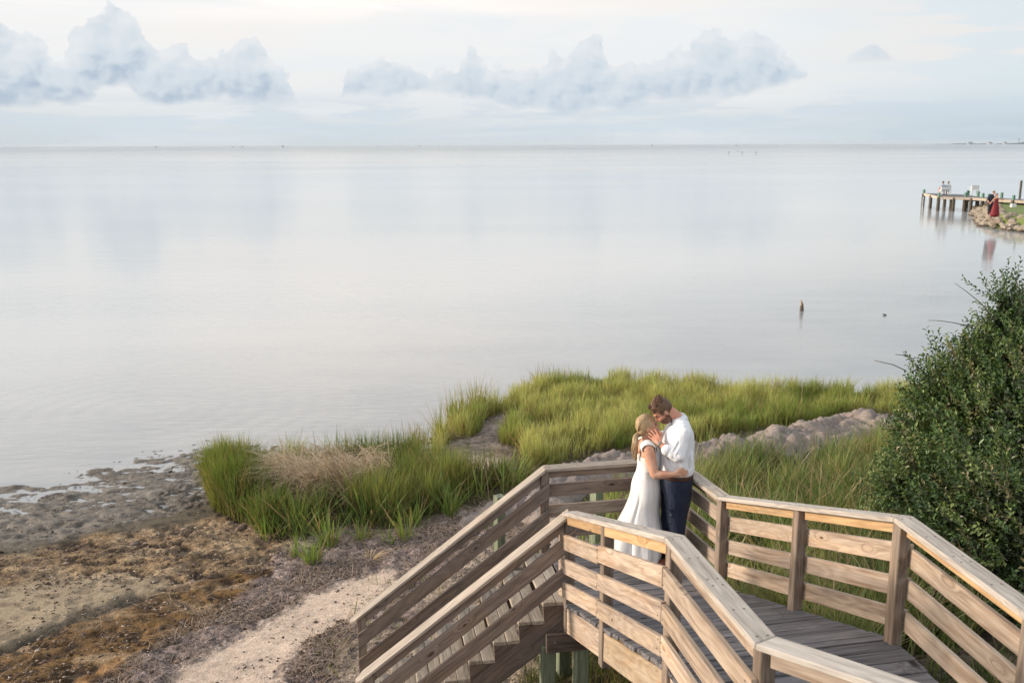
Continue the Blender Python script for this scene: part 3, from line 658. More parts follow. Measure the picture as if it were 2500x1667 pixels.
# rusty screw heads where the boards are fixed to the posts
def screws():
    bm = bmesh.new()
    def head(p, nrm):
        a = nrm.orthogonal().normalized(); b = nrm.cross(a); c = p + nrm * .0035; ring = [bm.verts.new(p + (a * math.cos(k * PI / 3) + b * math.sin(k * PI / 3)) * .0065) for k in range(6)]; top = bm.verts.new(c)
        for k in range(6): bm.faces.new([ring[k], ring[(k + 1) % 6], top])
    def run(a, b, side, ks, off):
        u = hdir(a, b); n = V(-u.y, u.x, 0) * side
        for k in ks:
            p = a.lerp(b, k) + n * off
            for o_ in (.175, .415, .655):
                for dz in (-.035, -.105): head(p + u * random.uniform(-.012, .012) + V(0, 0, RH - o_ + dz), n)
    run(E, F, -1, (.0, .445, .455, .985), PS / 2 + .0385); run(C, D, -1, (.04, .49, .55, .955), -(PS / 2) - .0005)
    run(F, G, -1, (.03, .97), PS / 2 + .0385); run(A, B, -1, (.06, .96), -(PS / 2) - .0005)
    for a, b in ((E, F), (F, G), (A, B), (C, D), (D, D3)):
        for k in (.03, .25, .47, .53, .75, .97):
            for s_ in (-.03, .03):
                u = hdir(a, b); head(a.lerp(b, k) + V(-u.y, u.x, 0) * s_ + V(0, 0, RH + .0385), V(0, 0, 1))
    me = bpy.data.meshes.new('screw_heads'); bm.to_mesh(me); bm.free(); me.transform(Matrix.Translation(-Vector(bw.location)))
    o = link('screw_heads', me, simple_mat('rusty screw', (.07, .05, .04), .6), bw); o['kind'] = 'stuff'
screws()

# two old green posts standing on the beach behind the railing
def lone_post(px, ztop, y, s, ang, label):
    p = at_y(px, 1250, y); gz = ground_h(p.x, y)
    o = post('wooden_post', p.x, y, gz - .2, ztop, s, ang, M_GREEN, None, .006); tag(o, label, 'post', 'old green posts behind the railing')
lone_post(1219, 1.56, 12.2, .125, .5, 'square green treated post on the sand behind the stair handrail')
lone_post(1456, 1.60, 12.35, .14, .62, 'square green treated post in the weeds behind the far landing rail')
# ------------------------------------------------------------------ vegetation
def leafy_mat(name, rough=.55, trans=.4, spec=.3, tcol=(1.15, 1.05, .6)):
    m, t, b = new_mat(name)
    a = t.n.new('ShaderNodeAttribute'); a.attribute_name = 'col'
    t.put(b.inputs['Base Color'], a.outputs['Color']); b.inputs['Roughness'].default_value = rough; b.inputs['Specular IOR Level'].default_value = spec
    tr = t.n.new('ShaderNodeBsdfTranslucent'); t.put(tr.inputs['Color'], t.mix(1.0, a.outputs['Color'], tcol, 'MULTIPLY'))
    mx = t.n.new('ShaderNodeMixShader'); mx.inputs[0].default_value = trans
    t.l.new(b.outputs[0], mx.inputs[1]); t.l.new(tr.outputs[0], mx.inputs[2])
    t.l.new(mx.outputs[0], m.node_tree.nodes['Material Output'].inputs[0])
    return m
M_GRASS = leafy_mat('marsh grass blades', .6, .42)
M_STRAW = leafy_mat('dry straw', .8, .3, .2, (1, 1, .9))
M_LEAF = leafy_mat('waxy shrub leaves', .38, .14, .5)
def blades(name, base, height, lean, width, tipc, basec, mat, az=None, levels=(0, .4, .75, 1.0), wprof=(1, .85, .55, 0), parent=None, droop=None):
    """one mesh of curved, tapering grass blades"""
    n = len(base); base = np.asarray(base, float)
    az = RNG.rand(n) * 2 * PI if az is None else az
    fa = az + RNG.normal(0, .5, n) + PI / 2
    dirx, diry = np.cos(az), np.sin(az); wx, wy = np.cos(fa), np.sin(fa)
    droop = np.zeros(n) if droop is None else droop
    V_ = np.zeros((n, 7, 3)); Cc = np.zeros((n, 7, 3)); vi = 0
    for k, (t, w) in enumerate(zip(levels, wprof)):
        ox = dirx * lean * height * (t * .35 + t * t * .65); oy = diry * lean * height * (t * .35 + t * t * .65)
        oz = height * (t * np.sqrt(np.maximum(1 - .5 * lean ** 2, .15))) - droop * height * t ** 3
        c = basec * (1 - t) + tipc * t
        if k < 3:
            for s in (-1, 1):
                V_[:, vi, 0] = base[:, 0] + ox + s * wx * width * w / 2; V_[:, vi, 1] = base[:, 1] + oy + s * wy * width * w / 2; V_[:, vi, 2] = base[:, 2] + oz
                Cc[:, vi] = c; vi += 1
        else:
            V_[:, vi, 0] = base[:, 0] + ox; V_[:, vi, 1] = base[:, 1] + oy; V_[:, vi, 2] = base[:, 2] + oz; Cc[:, vi] = c
    o0 = (np.arange(n) * 7)[:, None]
    q = np.array([0, 1, 3, 2, 2, 3, 5, 4, 4, 5, 6])
    loops = (o0 + q[None, :]).ravel(); starts = (np.arange(n) * 11)[:, None] + np.array([0, 4, 8])[None, :]
    me = np_mesh(name, V_.reshape(-1, 3), loops, starts.ravel(), cols=np.clip(Cc.reshape(-1, 3), .005, .9), smooth=True)
    return link(name, me, mat, parent)
def scatter(poly, n, holes=(), warp=.5, minh=-.06):
    xs = [p[0] for p in poly]; ys = [p[1] for p in poly]; out = np.zeros((0, 2)); tries = 0
    while len(out) < n and tries < 30:
        x = RNG.uniform(min(xs) - .5, max(xs) + .5, n * 2); y = RNG.uniform(min(ys) - .5, max(ys) + .5, n * 2)
        wx = x + (fbm(x * 1.1, y * 1.1, 3, 101) - .5) * 2 * warp; wy = y + (fbm(x * 1.1, y * 1.1, 3, 105) - .5) * 2 * warp
        k = in_poly(wx, wy, poly)
        for hpoly in holes: k &= ~in_poly(wx, wy, hpoly)
        k &= RNG.rand(len(x)) < .10 + .90 * sstep(fbm(x * 2.4, y * 2.4, 3, 111), .36, .58)
        out = np.concatenate([out, np.stack([x[k], y[k]], 1)]); tries += 1
    out = out[:n]; z = base_h(out[:, 0], out[:, 1])
    k = z > minh; out = out[k]; z = z[k]
    return np.column_stack([out, z - .03])
def grass_field(name, poly, n, h, hv, colA, colB, label, holes=(), warp=.45, lean=.3, width=.011, straw=.12, basec=(.20, .17, .07), minh=-.06, mat=None, wind=.0, patch=.8):
    P_ = scatter(poly, n, holes, warp, minh); n = len(P_); x, y = P_[:, 0], P_[:, 1]
    pa = fbm(x * patch, y * patch, 3, 121)[:, None]; pb = fbm(x * 2.6, y * 2.6, 2, 131)
    colA, colB = np.array(colA), np.array(colB)
    k = np.clip(sstep(pa, .33, .66) + RNG.normal(0, .22, (n, 1)), 0, 1)
    tip = colA * (1 - k) + colB * k; tip = tip * RNG.uniform(.7, 1.25, (n, 1))
    s = (RNG.rand(n) < straw * (.4 + 1.2 * sstep(pb, .4, .65))); tip[s] = np.array((.42, .32, .17)) * RNG.uniform(.7, 1.15, (s.sum(), 1))
    bc = np.array(basec) * RNG.uniform(.6, 1.3, (n, 1)) * .6 + tip * .4
    hh = (h + (sstep(pb, .3, .7) - .5) * hv * 1.25) * RNG.uniform(.62, 1.12, n)
    az = RNG.rand(n) * 2 * PI
    if wind: az = np.where(RNG.rand(n) < wind, .2 + RNG.normal(0, .7, n), az)
    ln = np.abs(RNG.normal(lean, .16, n)); ln[s] += .25
    o = blades(name, P_, hh, np.clip(ln, .03, 1.0), width * RNG.uniform(.6, 1.3, n), tip, bc, mat or M_GRASS, az, droop=np.where(RNG.rand(n) < .07, RNG.uniform(.35, .7, n), np.clip(RNG.normal(.02, .06, n), 0, .3)))
    return tag(o, label, 'grass', None, 'stuff')
GA, GB = (.155, .245, .036), (.36, .41, .085)
near_tuft = wpoly([(505,1226),(540,1246),(596,1285),(632,1306),(735,1300),(800,1268),(900,1282),(960,1285),(1033,1265),(1109,1250),(1203,1208),(1288,1200),(1310,1180),(1250,1182),(1180,1188),(1110,1192),(1062,1176),(1010,1142),(900,1144),(800,1146),(700,1150),(620,1156),(560,1160),(505,1178)], .1)
straw_hole = wpoly([(660,1208),(740,1178),(860,1174),(945,1192),(985,1222),(930,1250),(820,1262),(720,1252)], .1)
grass_field('marsh_grass', near_tuft, 21000, .72, .34, (.10, .18, .038), (.31, .375, .105), 'thick dark green marsh grass clump at the water edge left of the stairs', holes=[straw_hole], warp=.25, lean=.26, width=.012, straw=.16, patch=.7)
left_tuft = wpoly([(503,1232),(545,1250),(600,1238),(618,1190),(600,1165),(508,1172)], .1)
grass_field('marsh_grass', left_tuft, 4200, .95, .12, (.12, .20, .036), (.31, .345, .085), 'tallest marsh grass tuft at the left tip of the clump by the mud flat', warp=.1, lean=.17, width=.012, straw=.1)
path = [z[1] for z in ZONES if z[0] == 'path'][0]
far_poly = wpoly([(1052,1096),(1066,1075),(1100,1022),(1150,1000),(1220,985),(1262,966),(1330,945),(1420,936),(1560,938),(1700,948),(1830,955),(1960,957),(2080,960),(2250,962),(2420,968),(2420,1040),(2150,1035),(2060,1030),(1960,1052),(1860,1065),(1760,1092),(1690,1118),(1560,1100),(1480,1112),(1400,1136),(1330,1158),(1262,1150),(1268,1100),(1225,1080),(1290,1010),(1262,992),(1215,1000),(1150,1052),(1085,1100),(1066,1104)], .1)
grass_field('marsh_grass', far_poly, 50000, .48, .26, (.25, .345, .085), (.54, .575, .215), 'sunlit yellow green marsh grass spreading along the shore behind the couple', holes=[], warp=.22, lean=.26, width=.014, straw=.14, basec=(.22, .19, .07), patch=.55)
edge_poly = wpoly([(1066,1080),(1095,1015),(1150,985),(1215,975),(1215,995),(1160,1008),(1110,1035),(1085,1085)], .05)
grass_field('marsh_grass', edge_poly, 420, .85, .3, (.2, .27, .05), (.36, .38, .1), 'thin tall cordgrass stalks standing in the water at the tip of the far marsh', warp=.2, lean=.14, width=.012, straw=.3)
edge2 = wpoly([(985,1110),(1050,1096),(1056,1070),(1010,1075)], .02)
grass_field('marsh_grass', edge2, 130, .62, .2, (.2, .22, .07), (.33, .31, .12), 'sparse brown cordgrass stalks in the water between the two marsh clumps', warp=.2, lean=.25, width=.012, straw=.5, minh=-.25)
edge3 = wpoly([(1285,940),(1385,925),(1385,940),(1290,950)], .02)
grass_field('marsh_grass', edge3, 160, .55, .2, (.12, .13, .07), (.2, .2, .1), 'dark seedy cordgrass stalks along the back of the far marsh', warp=.3, lean=.16, width=.012, straw=.4, minh=-.4)
# greener reeds on the slope to the right of the boardwalk
def gpoly(*pts): return [tuple(p) for p in pts]
ramp_r = lambda k, off: (C.lerp(D, k).x + off, C.lerp(D, k).y + off * .2)
slope_poly = gpoly((2.2, 8.9), (1.9, 9.95), (2.3, 12.0), (2.6, 14.6), (3.6, 15.8), (5.0, 16.2), (6.4, 17.0), (8.6, 17.6), (9.5, 15), (8.2, 11.5), (5.2, 10.2), (4.6, 8.6), ramp_r(.8, .9), ramp_r(.62, .12), ramp_r(.2, .12))
grass_field('reed_grass', slope_poly, 30000, .62, .4, (.095, .18, .045), (.28, .345, .125), 'mid green reeds and weeds on the slope behind the right railing', warp=.25, lean=.34, width=.014, straw=.12, basec=(.12, .12, .05), wind=.35, patch=.9)
grass_field('low_weeds', slope_poly, 5200, .34, .25, (.05, .105, .026), (.12, .19, .05), 'dark broad leaved weeds low down among the reeds behind the right railing', warp=.4, lean=.75, width=.03, straw=.05, basec=(.08, .08, .03), patch=1.6)
grass_field('seeding_reeds', slope_poly, 1500, .78, .3, (.50, .42, .27), (.58, .52, .36), 'pale dry seeding stalks scattered through the reeds behind the right railing', warp=.4, lean=.5, width=.013, straw=.5, basec=(.3, .26, .14), patch=1.6)
reed2 = gpoly((2.2, 8.9), (2.2, 11.5), (3.4, 13.4), (5.4, 13.6), (5.8, 11.2), (4.6, 9.0), ramp_r(.75, .6), ramp_r(.5, .14))
grass_field('reed_grass', reed2, 1700, .86, .3, (.11, .19, .06), (.36, .37, .17), 'broad bladed tall reeds just beyond the right railing', warp=.25, lean=.55, width=.026, straw=.3, basec=(.14, .15, .06))
low_r = gpoly(ramp_r(.7, .2), ramp_r(.8, 1.2), (5.2, 8.8), (7.5, 7.5), (7.0, 5.0), (4.4, 5.0), (3.25, 6.0))
grass_field('low_weeds', low_r, 6000, .26, .2, (.045, .095, .018), (.11, .165, .035), 'dark low weeds under the shrub beside the upper railing', warp=.35, lean=.5, width=.012, straw=.1, basec=(.09, .075, .04))
back_poly = gpoly((.75, 10.4), (1.9, 10.3), (2.35, 12.2), (2.4, 15.2), (1.7, 15.4), (1.1, 13.2))
grass_field('reed_grass', back_poly, 800, .6, .2, (.14, .27, .06), (.3, .4, .12), 'sparse bright green reeds seen through the far landing rail', warp=.25, lean=.28, width=.02, straw=.25)
under = gpoly((-.2, 7.6), (.1, 8.7), (.3, 10.2), (1.4, 9.7), (1.4, 7.4), (1.0, 6.6), (.3, 6.4))
grass_field('low_weeds', under, 2600, .26, .2, (.07, .14, .03), (.17, .23, .055), 'short weeds growing under the landing and the stairs', warp=.3, lean=.5, width=.010, straw=.2)
specks = gpoly((-2.6, 8.8), (-.4, 9.0), (-.2, 11.6), (-.6, 13.4), (-2.2, 12.6), (-2.4, 10.6))
grass_field('beach_sprigs', specks, 230, .2, .12, (.12, .22, .05), (.24, .3, .08), 'scattered short green sprigs in the dead seagrass beside the stairs', warp=.3, lean=.5, width=.012, straw=.4)
# dead straw: a flattened mat and some leaning stalks
def straw_mat():
    P_ = scatter(straw_hole, 2600, (), .25); n = len(P_); x, y = P_[:, 0], P_[:, 1]
    P_[:, 2] += RNG.uniform(.25, .72, n)
    c = np.array((.70, .57, .42)) * RNG.uniform(.55, 1.2, (n, 1)); c2 = c * np.array((.85, .8, .72))
    az = 2.6 + 1.2 * fbm(x * 1.5, y * 1.5, 2, 141) * 2 + RNG.normal(0, .8, n)
    o = blades('dead_straw', P_, RNG.uniform(.35, .75, n), RNG.uniform(.75, 1.25, n), RNG.uniform(.008, .016, n), c, c2, M_STRAW, az, droop=RNG.uniform(.15, .6, n))
    tag(o, 'flattened mat of pale dead straw in the middle of the grass clump', 'straw', None, 'stuff')
    P2 = scatter(wpoly([(730,1165),(830,1158),(850,1176),(740,1186)], .1), 420, (), .15); n = len(P2)
    c = np.array((.40, .31, .21)) * RNG.uniform(.6, 1.2, (n, 1))
    o = blades('dead_reeds', P2, RNG.uniform(.6, .9, n), np.abs(RNG.normal(.5, .12, n)), RNG.uniform(.010, .016, n), c, c * .8, M_STRAW, RNG.normal(.1, .35, n))
    tag(o, 'leaning brown dead reed stalks at the back of the grass clump', 'reeds', None, 'stuff')
straw_mat()
front = wpoly([(560,1250),(632,1322),(735,1318),(800,1290),(900,1300),(1033,1285),(1150,1250),(1290,1212),(1290,1196),(1110,1235),(960,1268),(735,1285),(640,1290),(590,1240)], .12)
grass_field('reed_grass', front, 620, .62, .3, (.13, .25, .06), (.26, .36, .1), 'broad green reed blades along the front edge of the grass clump', warp=.2, lean=.5, width=.024, straw=.2)
# single tufts that sprout from the sand: each one a thing
def tuft(px, py, h, n, label, spread=.1, col=((.14, .25, .06), (.28, .36, .1)), lean=.42, name='grass_tuft', mat=None, grp='grass tufts sprouting from the sand', cat='grass tuft'):
    p = at_z(px, py, .16); p.z = ground_h(p.x, p.y); p = at_z(px, py, p.z)
    a = RNG.rand(n) * 2 * PI; r = np.sqrt(RNG.rand(n)) * spread
    base = np.stack([r * np.cos(a), r * np.sin(a), np.full(n, -.02)], 1); k = RNG.rand(n, 1)
    c = np.array(col[0]) * (1 - k) + np.array(col[1]) * k; dry = RNG.rand(n) < .15; c[dry] = (.40, .31, .16)
    o = blades(name, base, h * RNG.uniform(.55, 1.1, n), np.abs(RNG.normal(lean, .25, n)), RNG.uniform(.012, .022, n), c, c * np.array((.8, .8, .7)), mat or M_GRASS, a + RNG.normal(0, .5, n), droop=np.clip(RNG.normal(.08, .12, n), 0, .5))
    o.location = p; tag(o, label, cat, grp)
tuft(727, 1358, .42, 26, 'leftmost small green tuft on the sand in front of the grass clump')
tuft(764, 1378, .50, 60, 'bushy green tuft nearest the sand path in front of the grass clump')
tuft(803, 1332, .62, 70, 'large arching green tuft touching the front of the grass clump', .14)
tuft(884, 1318, .45, 34, 'thin green tuft beside the large arching tuft')
tuft(947, 1326, .40, 24, 'short sparse green tuft on the purple seagrass left of the handrail')
tuft(992, 1318, .66, 40, 'upright reed tuft on the seagrass in front of the clump right end')
tuft(1014, 1284, .60, 30, 'slim reed tuft between the upright tuft and the handrail')
tuft(1100, 1262, .62, 36, 'reed tuft nearest the upper part of the stair handrail')
tuft(1190, 1290, .30, 26, 'small tuft under the stair handrail near the green post')
tuft(1560, 1160, .55, 26, 'bright reed tuft behind the landing rail next to the bride')
tuft(903, 1368, .34, 26, 'small bundle of pale dry reeds lying on the dead seagrass', .06, ((.55, .40, .24), (.66, .50, .32)), 1.15, 'dry_reed_bundle', M_STRAW, None, 'reeds')
for k_, (px_, py_, h_) in enumerate(((1296, 1105, .62), (1515, 1095, .55), (1725, 1105, .7), (1925, 1075, .55))):
    tuft(px_, py_, h_, 22, ['blue green reed tuft at the end of the bare path', 'reed tuft on the seagrass ridge left of the bride', 'reed tuft on the seagrass ridge right of the groom', 'reed tuft in front of the seagrass ridge near the shrub'][k_])

# ------------------------------------------------------------------ heaps of dead seagrass
def seagrass_mat():
    m, t, b = new_mat('heaped dead seagrass')
    co = t.coord('Object'); n = t.noise(co, 7, 5, .6); n2 = t.noise(t.vm('MULTIPLY', co, (60, 60, 26)), 1.0, 3, .7, 1.0); n3 = t.noise(co, 1.6, 3, .5)
    c = t.mix(t.step(n3, .35, .65), (.34, .28, .245), (.27, .235, .22)); c = t.mix(t.step(n, .56, .72), c, (.16, .12, .105))
    k = t.lin(n2, .3, .7, .6, 1.35); t.put(b.inputs['Base Color'], t.mix(1.0, c, t.comb(k, k, k), 'MULTIPLY'))
    b.inputs['Roughness'].default_value = .95; b.inputs['Specular IOR Level'].default_value = .15
    t.put(b.inputs['Normal'], t.bump(t.m('ADD', n2, n), .7, .03)); return m
M_WRACK = seagrass_mat()
def ridge(name, path_, label, lump=.14):
    """a lumpy bank heaped along a polyline of (x, y, half width, height)"""
    pts = []; seg = 0
    for (x0, y0, w0, h0), (x1, y1, w1, h1) in zip(path_[:-1], path_[1:]):
        n = max(2, int(math.hypot(x1 - x0, y1 - y0) / .045))
        for k in range(n): u = k / n; pts.append((x0 + (x1 - x0) * u, y0 + (y1 - y0) * u, w0 + (w1 - w0) * u, h0 + (h1 - h0) * u))
    pts = np.array(pts); ker = np.ones(25) / 25
    for c in range(4): pts[:, c] = np.convolve(np.pad(pts[:, c], 12, 'edge'), ker, 'valid')
    d = np.gradient(pts[:, :2], axis=0); d /= np.linalg.norm(d, axis=1)[:, None]; nrm = np.stack([-d[:, 1], d[:, 0]], 1)
    M_ = 37; s = np.linspace(-1, 1, M_)
    X = pts[:, None, 0] + nrm[:, None, 0] * s[None] * pts[:, None, 2]; Y = pts[:, None, 1] + nrm[:, None, 1] * s[None] * pts[:, None, 2]
    prof = np.clip(1 - np.abs(s) ** 2.6, 0, 1)[None]
    big = fbm(X * 1.5, Y * 1.5, 3, 151); med = np.sqrt(np.abs(fbm(X * 3.3, Y * 3.3, 4, 155) - .5) * 2) * 1.6; fine = fbm(X * 11, Y * 11, 3, 159)
    endf = np.minimum(1, np.minimum(np.arange(len(pts)), np.arange(len(pts))[::-1]) / 10.0)[:, None]
    hgt = pts[:, None, 3] * prof * (.45 + 1.1 * big) * endf + prof ** .5 * (lump * (med - .55) + .10 * (fine - .5)) * endf
    Z = base_h(X.ravel(), Y.ravel()).reshape(X.shape) - .08 + hgt + .07 * prof
    i = np.arange(X.size).reshape(X.shape); q = np.stack([i[:-1, :-1], i[1:, :-1], i[1:, 1:], i[:-1, 1:]], -1).reshape(-1, 4)
    me = quads_mesh(name, np.stack([X.ravel(), Y.ravel(), Z.ravel()], 1), q, smooth=True)
    o = link(name, me, M_WRACK); tag(o, label, 'seaweed bank', None, 'stuff'); return o
ridge('seagrass_bank', [(.35, 14.3, .3, .15), (.75, 15.4, .6, .3), (1.3, 16.2, .7, .22), (2.2, 16.6, .75, .28), (3.2, 16.5, .8, .36), (4.1, 16.7, .95, .40), (5.0, 17.2, 1.0, .38), (5.8, 17.6, .9, .30), (6.5, 18.2, .9, .34), (7.3, 18.6, .9, .34), (8.6, 18.6, .8, .3), (10.2, 18.4, .8, .3)], 'long lumpy bank of grey brown dead seagrass between marsh grass and slope')
ridge('seagrass_bank', [(-.9, 13.9, .25, .08), (-.35, 14.6, .45, .16), (.15, 14.9, .5, .2), (.6, 14.3, .5, .24), (.9, 13.3, .45, .22), (.9, 12.3, .35, .15)], 'low bank of dark dead seagrass behind the top of the stairs', .09)
def clods():
    """loose clods of seagrass thrown over the beach"""
    bm = bmesh.new(); bmesh.ops.create_icosphere(bm, subdivisions=1, radius=1); v0 = np.array([v.co[:] for v in bm.verts]); f0 = np.array([[v.index for v in f.verts] for f in bm.faces]); bm.free()
    sandp = [z[1] for z in ZONES if z[0] == 'sand']; streakless = lambda zn: sandp if zn == 'wrack' else ()
    P_ = []
    for zn, n in (('wrack', 500), ('orange', 60), ('algae', 50), ('streak', 90)):
        poly = [z[1] for z in ZONES if z[0] == zn][0]; q = scatter(poly, n, streakless(zn), .3, .02); P_.append(q)
    P_ = np.concatenate(P_); n = len(P_)
    r = np.exp(RNG.normal(-4.0, .42, n)); sc = np.stack([r * RNG.uniform(.8, 2.0, n), r * RNG.uniform(.8, 1.5, n), r * RNG.uniform(.35, .75, n)], 1)
    a = RNG.rand(n) * 2 * PI; ca, sa = np.cos(a), np.sin(a)
    vv = v0[None] * sc[:, None, :] * RNG.uniform(.7, 1.3, (n, len(v0), 1)); x = vv[..., 0] * ca[:, None] - vv[..., 1] * sa[:, None]; y = vv[..., 0] * sa[:, None] + vv[..., 1] * ca[:, None]
    Vx = np.stack([x + P_[:, None, 0], y + P_[:, None, 1], vv[..., 2] + P_[:, None, 2] + .03], -1).reshape(-1, 3)
    Fx = (f0[None] + (np.arange(n) * len(v0))[:, None, None]).reshape(-1, 3)
    o = link('seagrass_clods', quads_mesh('seagrass_clods', Vx, Fx, smooth=True), simple_mat('seagrass clod', (.16, .12, .10), .95, .5, 9, .6, .1)); tag(o, 'loose dark clods of seagrass strewn over the beach', 'seaweed', None, 'stuff')
    # crumbs: the finest torn seagrass and grit
    oc = np.array([(1, 0, 0), (-1, 0, 0), (0, 1, 0), (0, -1, 0), (0, 0, 1), (0, 0, -.6)], float); of = np.array([(0, 2, 4), (2, 1, 4), (1, 3, 4), (3, 0, 4), (2, 0, 5), (1, 2, 5), (3, 1, 5), (0, 3, 5)])
    Q = np.concatenate([scatter([z[1] for z in ZONES if z[0] == zn][0], k, streakless(zn), .25, .01) for zn, k in (('wrack', 4600), ('orange', 2000), ('algae', 1700), ('sand', 260), ('streak', 900), ('clay', 420), ('mud', 2600))]); n = len(Q)
    r = np.exp(RNG.normal(-4.55, .42, n)); sc = np.stack([r * RNG.uniform(.9, 2.4, n), r * RNG.uniform(.7, 1.4, n), r * RNG.uniform(.4, .8, n)], 1); a = RNG.rand(n) * 2 * PI; ca, sa = np.cos(a), np.sin(a)
    vv = oc[None] * sc[:, None, :] * RNG.uniform(.7, 1.3, (n, 6, 1)); x = vv[..., 0] * ca[:, None] - vv[..., 1] * sa[:, None]; y = vv[..., 0] * sa[:, None] + vv[..., 1] * ca[:, None]
    Vx = np.stack([x + Q[:, None, 0], y + Q[:, None, 1], vv[..., 2] + Q[:, None, 2] + .035], -1).reshape(-1, 3); Fx = (of[None] + (np.arange(n) * 6)[:, None, None]).reshape(-1, 3)
    cc = np.array((.105, .075, .06)) * RNG.uniform(.4, 1.5, (n, 1)); pale = RNG.rand(n) < .16; cc[pale] = np.array((.42, .34, .28)) * RNG.uniform(.7, 1.2, (pale.sum(), 1))
    o = link('beach_crumbs', quads_mesh('beach_crumbs', Vx, Fx, cols=np.repeat(cc, 6, axis=0)), leafy_mat('seagrass crumbs', .95, .0, .1)); tag(o, 'fine dark crumbs of torn seagrass and grit over the beach', 'seaweed', None, 'stuff')
    # thin stems of dead seagrass lying about
    L = np.concatenate([scatter([z[1] for z in ZONES if z[0] == zn][0], k, streakless(zn), .25, .02) for zn, k in (('wrack', 4000), ('orange', 90), ('algae', 120), ('sand', 50), ('streak', 200))]); n = len(L); L[:, 2] += .035
    c = np.array((.42, .33, .26)) * RNG.uniform(.35, 1.3, (n, 1))
    o = blades('seagrass_stems', L, RNG.uniform(.08, .26, n), RNG.uniform(1.0, 1.3, n), RNG.uniform(.006, .011, n), c, c, M_STRAW, droop=RNG.uniform(.35, .5, n)); tag(o, 'thin dead seagrass stems lying on the beach', 'seaweed', None, 'stuff')
clods()

def shells():
    bm = bmesh.new()
    for zn, n in (('wrack', 70), ('sand', 26), ('clay', 34), ('orange', 30)):
        for x, y, z in scatter([q[1] for q in ZONES if q[0] == zn][0], n, (), .4, .02):
            r = random.uniform(.008, .017); bmesh.ops.create_icosphere(bm, subdivisions=1, radius=r, matrix=Matrix.Translation(Vector((x, y, z + .045))) @ Matrix.Diagonal((1, .8, .45, 1)))
    me = bpy.data.meshes.new('shell_bits'); bm.to_mesh(me); bm.free(); o = link('shell_bits', me, simple_mat('bleached shell', (.6, .56, .5), .7)); tag(o, 'tiny pale shell bits scattered over the beach', 'shells', None, 'stuff')
shells()

